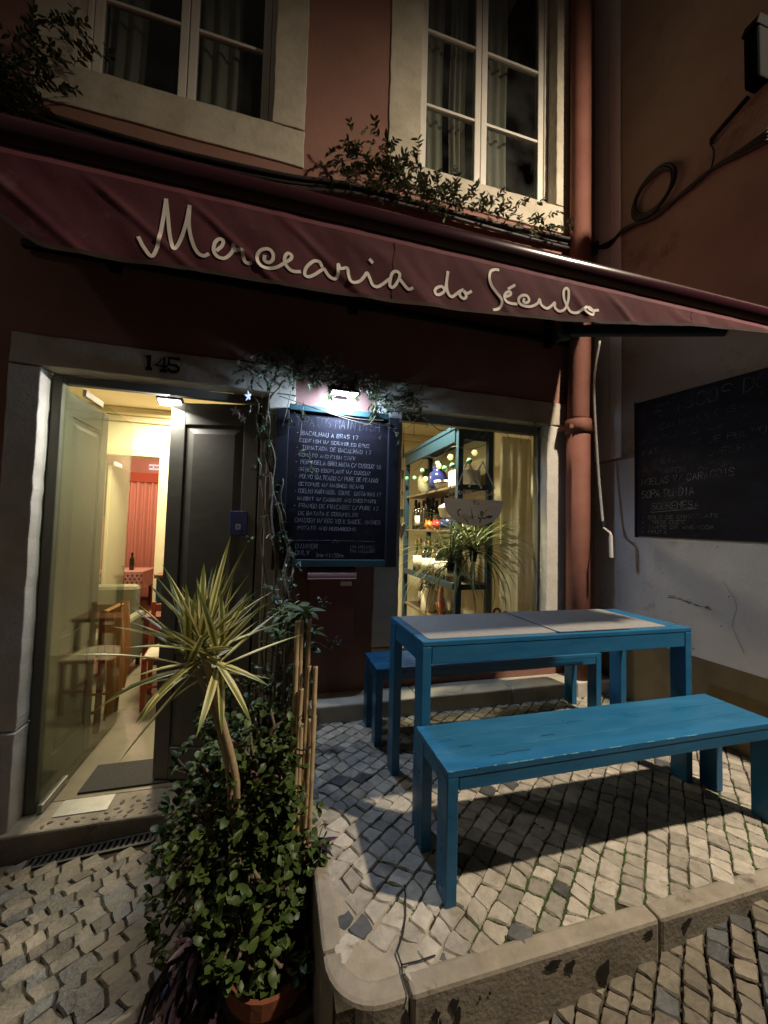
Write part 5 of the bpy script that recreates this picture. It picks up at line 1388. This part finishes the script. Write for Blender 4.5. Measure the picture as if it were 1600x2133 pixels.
pot('terracotta pot hidden under the jade bush, behind the front pot', -.12, -.94, .16, ground_z(-.12, -.94) - .015, -.15)
pot('terracotta pot under the climbing jasmine beside the door', .02, -.42, .14, ground_z(.02, -.42) - .015, -.16)

# variegated dracaena above the bush
DRA = leaf_mat('dracaena_leaf', (.13, .165, .030), (.22, .25, .055), rough=.42, stripe=(.74, .67, .33), sw=.0052, trans=.22, spec=.4)
dp = thing('dracaena', 'spiky yellow green variegated dracaena on thin stems above the bush', 'plant', (-.11, -1.08, -.15))
for pts, r_ in (([(-.085, -1.10, -.15), (-.098, -1.18, .18), (-.106, -1.22, .37), (-.17, -1.22, .60), (-.222, -1.22, .78)], .0115), ([(-.11, -1.06, -.15), (-.12, -1.15, .20), (-.135, -1.20, .40), (-.19, -1.21, .60), (-.26, -1.19, .735)], .0095)):
    sp = smooth_path(pts, 10)
    MB().tube(sp, [r_ * (1 + .10 * (i % 3 == 0)) for i in range(len(sp))], 8).build('stem', M('ringed_stem', (.30, .22, .12), (.42, .33, .20), scale=30, rough=.7, stretch=(1, 1, 8)), dp, smooth=True)
dm = {}
for L_ in (.20, .26, .32, .38):
    for bd in (.06, .3, .8):
        dm[(L_, bd)] = blade(L_ * .90, .027, .40, bd, 8).mesh('dracaena_leaf', DRA, True)
keys = list(dm)
heads = [((-.222, -1.22, .80), 36, (.08, 0, 1)), ((-.262, -1.19, .745), 26, (-.75, .1, .6)), ((-.175, -1.21, .755), 18, (.75, -.2, .55))]
for h_, n, ax in heads:
    A_ = Vector(ax).normalized()
    for k in range(n):
        q = (k + .5) / n                        # young upright leaves to old hanging ones
        el = rad(84 - 100 * q ** 1.0 + rl.uniform(-18, 18)); az = k * 2.39996 + rl.uniform(-.5, .5)
        d = Vector((math.cos(el) * math.cos(az), math.cos(el) * math.sin(az), math.sin(el)))
        d = (d + A_ * .22).normalized()
        L_ = rl.choice((.20, .26, .32, .32, .38)) if .15 < q < .85 else rl.choice((.20, .26))
        bd = (.06 if q < .4 else rl.choice((.06, .06, .3))) if q < .75 else rl.choice((.06, .3, .8))
        o_ = Vector(h_) + Vector((rl.uniform(-.012, .012), rl.uniform(-.012, .012), .05 * (1 - q) - .06 * q))
        place('leaf', dm[(L_, bd)], dp, Matrix.Translation(o_) @ aim(d, rl.uniform(-.35, .35)))
# one dry leaf hanging down and a pale folded tag
place('leaf', dm[(.38, .06)], dp, Matrix.Translation((-.235, -1.22, .72)) @ aim((-.62, .0, -.74), .4))
place('leaf', dm[(.26, .06)], dp, Matrix.Translation((-.17, -1.22, .74)) @ aim((.10, -.1, -1), .2))
place('leaf', dm[(.26, .3)], dp, Matrix.Translation((-.18, -1.24, .75)) @ aim((.45, -.3, -.5), .2))

# purple spiderwort
PURP = leaf_mat('purple_leaf', (.014, .005, .012), (.032, .011, .024), rough=.5, trans=.08)
pmh = [blade(.12, .028, .35, .5, 5).mesh('purple_leaf', PURP, True), blade(.10, .024, .35, .2, 5).mesh('purple_leaf', PURP, True), blade(.145, .028, .3, .8, 5).mesh('purple_leaf', PURP, True)]
pw = thing('purple_spiderwort', 'dark purple trailing leaves at the left foot of the jade bush', 'plant', (-.26, -1.15, -.3))
st_ = MB(); n_ = 0
for k in range(17):
    b0 = Vector((-.16 + rl.uniform(-.06, .06), -1.14 + rl.uniform(-.10, .08), -.16 + rl.uniform(-.05, .05)))
    e0 = b0 + Vector((rl.uniform(-.16, .05), rl.uniform(-.16, .04), rl.uniform(-.20, .02)))
    st_.tube([b0, (b0 + e0) / 2 + Vector((0, 0, .03)), e0], .0045, 5)
    for j in range(6):
        p = b0.lerp(e0, .25 + .15 * j)
        d = Vector((rl.uniform(-1, .5), rl.uniform(-.9, .4), rl.uniform(-.5, .55)))
        place('leaf', pmh[n_ % 3], pw, Matrix.Translation(p) @ aim(d, rl.uniform(-.5, .5))); n_ += 1
st_.build('stems', M('purple_stem', (.06, .02, .04), rough=.6), pw, smooth=True)
pw2 = thing('purple_spiderwort', 'small dark purple star shaped sprig over the kerb edge', 'plant', (.19, -1.17, .08))
for d in ((.9, -.1, .25), (.75, -.2, -.55), (.15, -.1, 1), (-.5, -.3, .4), (.3, -.8, .3), (.85, .3, -.1)):
    place('leaf', pmh[1], pw2, Matrix.Translation((.185, -1.17, .055)) @ aim(d, .3) @ Matrix.Scale(.75, 4))
MB().tube([(.10, -1.12, .0), (.15, -1.16, .055), (.186, -1.17, .056)], .004, 5).build('stem', bpy.data.materials['purple_stem'], pw2)

# bamboo canes
bs = thing('bamboo_canes', 'bundle of pale bamboo canes standing upright between bush and pavement', 'bamboo', (.13, -1.05, -.35))
rbm = random.Random(41)
canes = [(.085 + .075 * (k / 12) + rbm.uniform(-.006, .006), -1.12 + .10 * ((k * 5) % 13) / 13, -.32, rbm.choice((.45, .58, .66, .72, .78, .83)), rbm.uniform(-.006, .014), rbm.uniform(0, .03)) for k in range(13)]
for k, (x, y, zb, zt, lx, ly) in enumerate(canes):
    r_ = .0095 - .0025 * rbm.random(); pts = []; rs2 = []
    n = 7
    for i in range(n + 1):
        t = i / n
        for e_ in (-.012, -.004, .004, .012):
            q = min(1, max(0, t + e_))
            pts.append(Vector((x + lx * q * 2, y + ly * q, zb + (zt - zb) * q))); rs2.append(r_ * (1.16 if abs(e_) < .006 and 0 < i < n else 1.0))
    pp_ = []; rr_ = []
    for p_, q_ in zip(pts, rs2):
        if not pp_ or (p_ - pp_[-1]).length > 1e-4: pp_.append(p_); rr_.append(q_)
    MB().tube(pp_, rr_, 9).build('cane', BAMBOO, bs, smooth=True)
    MB().lathe((pp_[-1].x, pp_[-1].y, pp_[-1].z), [(r_ * .6, .0005), (.001, .0008)], 8).build('hollow', BLACK_METAL, bs)
MB().tube(smooth_path([(.162, -1.09, .36), (.11, -1.13, .37), (.075, -1.02, .36), (.13, -.99, .37), (.165, -1.06, .36)], 4), .003, 5).build('tie', CABLE, bs)

# woody climber: trunk by the door, crown over the menu board
VINE = leaf_mat('jasmine_leaf', (.022, .045, .016), (.055, .085, .03), rough=.4, trans=.12)
vm = [blade(.038, .016, .2, .4, 4, shape='ovate').mesh('jasmine_leaf', VINE, True), blade(.046, .018, .2, .2, 4, shape='ovate').mesh('jasmine_leaf', VINE, True), blade(.032, .014, .2, .6, 4, shape='ovate').mesh('jasmine_leaf', VINE, True)]
jv = thing('jasmine_vine', 'flowering jasmine vine climbing beside the door and over the menu board', 'climbing plant', (.03, -.35, -.16))
tw = MB()
trunk_paths = [[(.03, -.40, -.18), (.06, -.38, .10), (.04, -.33, .40), (.02, -.25, .75), (-.02, -.17, 1.10), (-.06, -.12, 1.50), (-.085, -.10, 1.80), (-.07, -.10, 2.02), (.02, -.11, 2.13)],
               [(.0, -.42, -.18), (.02, -.36, .25), (.03, -.27, .62), (.06, -.19, .90), (.05, -.14, 1.15), (-.02, -.12, 1.35), (-.05, -.12, 1.65), (-.10, -.11, 1.92), (-.05, -.11, 2.10)],
               [(.05, -.42, -.18), (.09, -.36, .2), (.10, -.28, .60), (.08, -.20, .85), (.10, -.13, .98), (.05, -.12, 1.12), (.03, -.12, 1.30), (.01, -.12, 1.50)],
               [(-.03, -.38, -.18), (-.05, -.30, .3), (-.06, -.22, .8), (-.09, -.15, 1.2), (-.11, -.13, 1.55), (-.14, -.12, 1.85), (-.16, -.12, 2.0)]]
for k, p in enumerate(trunk_paths):
    sp = smooth_path(p, 6); n = len(sp)
    sp = [q + Vector((.012 * math.sin(i * .9 + k), .010 * math.sin(i * 1.3 + k * 2), 0)) for i, q in enumerate(sp)]
    MB().tube(sp, [(.020 - .004 * k) * (1 - .65 * i / n) for i in range(n)], 7).build('trunk', BARK, jv, smooth=True)
Ms = []
def sprig(p, d, n, sp_=.018, sc_=1.0):
    """a thin twig with paired leaflets"""
    p = Vector(p); d = Vector(d).normalized(); q0 = p.copy()
    for i in range(n):
        d = (d + Vector((rl.uniform(-.25, .25), rl.uniform(-.2, .2), rl.uniform(-.28, .18)))).normalized()
        q1 = q0 + d * sp_
        tw.tube([q0, q1], .0016, 4, cap=False)
        for sg3 in (-1, 1):
            s_ = d.cross(Vector((0, 0, 1))) * sg3
            dd = (d * .6 + s_ * .8 + rdir(rl) * .35)
            Ms.append(Matrix.Translation(q1) @ aim(dd, rl.uniform(-.5, .5)) @ Matrix.Scale(rl.uniform(.6, 1.1) * sc_, 4))
        q0 = q1
# crown
for k in range(230):
    t = rl.random()
    x = -.24 + 1.16 * t
    z = 2.16 + .06 * math.sin(t * 6) - .15 * max(0, t - .6) + rl.uniform(-.07, .075)
    y = -.12 + rl.uniform(-.09, .04)
    if .25 < x < .56 and z < 2.13: z = 2.14 + rl.uniform(0, .06)
    sprig((x, y, z), (rl.uniform(-1, 1), rl.uniform(-.7, .1), rl.uniform(-.7, .6)), rl.choice((3, 4, 5, 6)))
for k in range(60):   # down the trunks
    q = rl.random(); p = Vector(rl.choice(trunk_paths)[int(q * 6.9)]) if True else None
    sprig(p + Vector((rl.uniform(-.05, .05), -.03, rl.uniform(-.08, .08))), (rl.uniform(-1, 1), -.5, rl.uniform(-.8, .4)), rl.choice((2, 3)), sc_=1.0)
for k in range(26):   # hanging over the board and down the trunk
    x, z = rl.choice(((.12, 1.92), (.06, 1.86), (.70, 1.90), (.66, 1.86), (.74, 1.82), (.08, 1.96), (.15, 1.70), (.20, 1.60), (-.06, 1.7), (-.06, 1.5), (.02, 1.22), (.06, 1.10), (-.1, 1.95), (-.12, 1.8)))
    sprig((x + rl.uniform(-.03, .03), -.135 + rl.uniform(-.03, .02), z + rl.uniform(-.04, .04)), (rl.uniform(-.7, .7), -.4, rl.uniform(-1, .2)), rl.choice((2, 3, 4)), sc_=1.05)
for k in range(34):   # mass behind the bamboo
    sprig((.06 + rl.uniform(-.10, .08), -.45 + rl.uniform(-.15, .12), rl.uniform(.35, .92)), rdir(rl), rl.choice((3, 4, 5)), sc_=1.0)
for a, b_ in (((-.02, -.13, 2.02), (.66, -.14, 1.93)), ((.10, -.14, 1.99), (.72, -.14, 1.90)), ((.60, -.13, 2.10), (.95, -.12, 2.02)), ((.3, -.13, 2.20), (.9, -.10, 2.13)), ((.05, -.14, 2.06), (-.02, -.14, 1.75)), ((.13, -.14, 2.0), (.11, -.14, 1.74)), ((.64, -.15, 2.03), (.52, -.16, 1.88)), ((.93, -.13, 2.0), (1.16, -.06, 1.93))):
    a, b_ = Vector(a), Vector(b_)
    tw.tube(smooth_path([a, a.lerp(b_, .35) + Vector((0, -.02, -.03)), a.lerp(b_, .7) + Vector((0, -.01, -.035)), b_], 5), .0028, 5)
for k in range(26):   # bare hanging tendrils along the shop window head
    x = rl.uniform(.86, 2.0); z = rl.uniform(1.99, 2.07)
    tw.tube(smooth_path([(x, -.02, z), (x + rl.uniform(-.06, .08), -.03, z - .03), (x + rl.uniform(-.06, .1), -.025, z - rl.uniform(.05, .16))], 4), .0017, 4)
for k in range(8):
    sprig((rl.choice((.88, .95, 1.9, 1.95, 2.0)), -.04, 2.03 + rl.uniform(-.02, .03)), (rl.uniform(-1, 1), -.2, rl.uniform(-.6, .2)), 3, sc_=.8)
leaves(jv, vm, Ms, 300)
tw.build('twigs', BARK, jv, kind='stuff')
for k in range(26):   # tangle of bare stems behind the canes
    x0 = rl.uniform(-.10, .12); y0 = rl.uniform(-.75, -.4); z1 = rl.uniform(.45, .95)
    tw.tube(smooth_path([(x0, y0, -.1), (x0 + rl.uniform(-.05, .05), y0 + rl.uniform(-.05, .08), z1 * .4), (x0 + rl.uniform(-.07, .07), y0 + rl.uniform(-.08, .15), z1)], 5), rl.uniform(.0025, .006), 5)
# star flowers
FLO = M('white_petal', (.62, .60, .62), (.72, .70, .72), scale=9, rough=.7)
fb = MB()
for k in range(5):
    R5 = Matrix.Rotation(k * 2 * math.pi / 5, 3, 'Z'); q = blade(.020, .009, .1, .4, 3, shape='ovate')
    fb.add([R5 @ v for v in q.v], q.f)
fme = fb.mesh('flower', FLO, True)
for x, y, z in ((-.20, -.17, 1.985), (-.185, -.17, 1.90), (-.27, -.17, 1.885), (-.245, -.17, 1.865), (-.225, -.17, 1.845), (-.08, -.17, 2.20), (-.05, -.17, 2.21), (.03, -.17, 2.215), (.05, -.16, 2.24), (-.13, -.17, 2.24), (.43, -.17, 2.17)):
    place('flower', fme, jv, Matrix.Translation((x, y, z)) @ Matrix.Rotation(rad(90) + rl.uniform(-.6, .6), 4, 'X') @ Matrix.Rotation(rl.uniform(0, 3), 4, 'Y') @ Matrix.Scale(1.7, 4))

# broad leaved shrub at the top of the canes
PIT = leaf_mat('broad_leaf', (.055, .09, .022), (.12, .16, .045), rough=.5, trans=.15, spec=.25)
pm2 = [blade(.088, .042, .2, .5, 5, shape='ob').mesh('broad_leaf', PIT, True), blade(.072, .036, .2, .8, 5, shape='ob').mesh('broad_leaf', PIT, True)]
ps = thing('broadleaf_shrub', 'shrub with broad glossy light green leaves above the bamboo canes', 'shrub', (.08, -.62, -.16))
stx = MB()
for x, y, z, n in ((.125, -.97, .84, 10), (.10, -.95, .78, 9), (.15, -.98, .76, 8), (.06, -.93, .82, 8), (.02, -.92, .74, 8), (.13, -.72, .80, 10), (.085, -.70, .74, 9), (.145, -.74, .72, 9), (.09, -.66, .80, 8), (.05, -.7, .68, 8), (.14, -.72, .62, 7), (.03, -.64, .78, 7), (-.03, -.62, .70, 7), (.12, -.76, .55, 6), (.0, -.60, .60, 7), (.06, -.72, .50, 6)):
    stx.tube(smooth_path([(.06, -.55, -.15), (x * .8, y + .06, z * .5), (x, y, z)], 5), [.007] * 6 + [.005] * 5, 6)
    for j in range(n):
        az = j * 2.4 + rl.random(); d = Vector((math.cos(az), math.sin(az), rl.uniform(-.3, .9)))
        place('leaf', pm2[j % 2], ps, Matrix.Translation((x, y, z)) @ aim(d, rl.uniform(-.3, .3)) @ Matrix.Scale(rl.uniform(.7, 1.1), 4))
stx.build('stems', BARK, ps, smooth=True)
# two thin sprigs reaching in front of the red wall
PS2 = leaf_mat('blue_green_leaf', (.045, .075, .055), (.10, .14, .10), rough=.5, trans=.1)
sm2 = [blade(.020, .011, .2, .4, 3, shape='ovate').mesh('sprig_leaf', PS2, True)]
for lab, p0, p1, cen, n, rx, rz in (('small leafy sprig in front of the mail box', (.12, -.55, .70), (.25, -.40, .735), (.268, -.38, .765), 26, .032, .030), ('small leafy sprig in front of the red wall below the mail box', (.13, -.60, .60), (.33, -.40, .50), (.335, -.42, .555), 22, .042, .018)):
    t = thing('leafy_sprig', lab, 'plant', p0)
    MB().tube(smooth_path([p0, (Vector(p0) + Vector(p1)) / 2 + Vector((0, 0, .03)), p1, cen], 5), .0018, 5).build('twig', BARK, t)
    for k in range(n):
        place('leaf', sm2[0], t, Matrix.Translation(Vector(cen) + Vector((rl.uniform(-rx, rx), rl.uniform(-.02, .02), rl.uniform(-rz, rz)))) @ aim(rdir(rl) + Vector((0, -.3, .3)), rl.uniform(-.6, .6)) @ Matrix.Scale(rl.uniform(.7, 1.2), 4))

# creepers on the upper front
def creeper(name, label, spots, n_parts, base):
    global tw, Ms
    t = thing(name, label, 'climbing plant', base)
    tw = MB(); Ms = []
    for x, z, n, spx, spz in spots:
        for k in range(n):
            px, pz = x + rl.gauss(0, spx), z + rl.gauss(0, spz)
            sprig((px, -.07 - abs(rl.gauss(0, .05)), pz), (rl.uniform(-1, 1), rl.uniform(-.8, 0), rl.uniform(-.6, .8)), rl.choice((3, 4, 5)), .022, 1.15)
    leaves(t, vm, Ms, n_parts)
    tw.build('twigs', BARK, t, kind='stuff')
creeper('creeper', 'leafy creeper on the cables under the right upper window', [(.45, 3.66, 22, .12, .07), (.75, 3.68, 26, .12, .08), (.95, 3.66, 18, .12, .07), (.72, 3.84, 9, .10, .06), (1.25, 3.63, 20, .14, .05), (1.55, 3.62, 12, .12, .04), (1.82, 3.65, 14, .09, .05), (2.05, 3.60, 6, .08, .03), (.58, 3.98, 5, .04, .10), (.35, 3.78, 8, .05, .05), (.62, 3.62, 40, .16, .045), (1.0, 3.62, 30, .16, .04)], 260, (1.0, -.03, 3.6))
creeper('creeper', 'leafy creeper at the far upper left beside the window', [(-1.55, 3.50, 60, .10, .06), (-1.62, 3.60, 40, .10, .08), (-1.62, 3.52, 26, .10, .08), (-1.45, 3.66, 18, .10, .08), (-1.38, 3.80, 14, .08, .07), (-1.28, 3.92, 10, .05, .05), (-1.60, 3.85, 10, .08, .10), (-1.24, 4.0, 6, .03, .05)], 160, (-1.5, -.03, 3.5))

# arching spider plant behind the shop window
SPI = leaf_mat('spider_leaf', (.06, .085, .025), (.12, .15, .05), rough=.45, stripe=(.30, .32, .14), sw=.0050, trans=.2)
sp_ = thing('spider_plant', 'arching spider plant with long narrow leaves behind the shop window', 'plant', (1.52, .25, .55))
smx = [blade(L_, .014, .4, bd, 9).mesh('spider_leaf', SPI, True) for L_, bd in ((.52, 1.3), (.66, 1.6), (.44, 1.1), (.72, 1.8))]
for (cx, cz, n) in ((1.34, .95, 80), (1.54, 1.04, 110)):
    for k in range(n):
        az = k * 2.4; el = rad(rl.uniform(-15, 75))
        d = Vector((math.cos(az) * math.cos(el), math.sin(az) * math.cos(el) * .35, math.sin(el)))
        place('leaf', smx[k % 4], sp_, Matrix.Translation((cx + rl.uniform(-.02, .02), .215 + rl.uniform(-.015, .015), cz)) @ aim(d, rl.uniform(-.2, .2)))
    MB().lathe((cx, .22, cz - .085), [(.024, 0), (.036, .08), (.036, .085), (.028, .085)], 12).build('pot', BLACK_METAL, sp_, smooth=True)
    for dx in (-.03, .03): MB().tube([(cx + dx, .22, cz - .01), (cx + dx * .2, .24, cz + .25), (cx + dx * .2, .36, 1.19)], .0015, 4).build('hanger', BLACK_METAL, sp_)

# the empties that group parts draw nothing; done
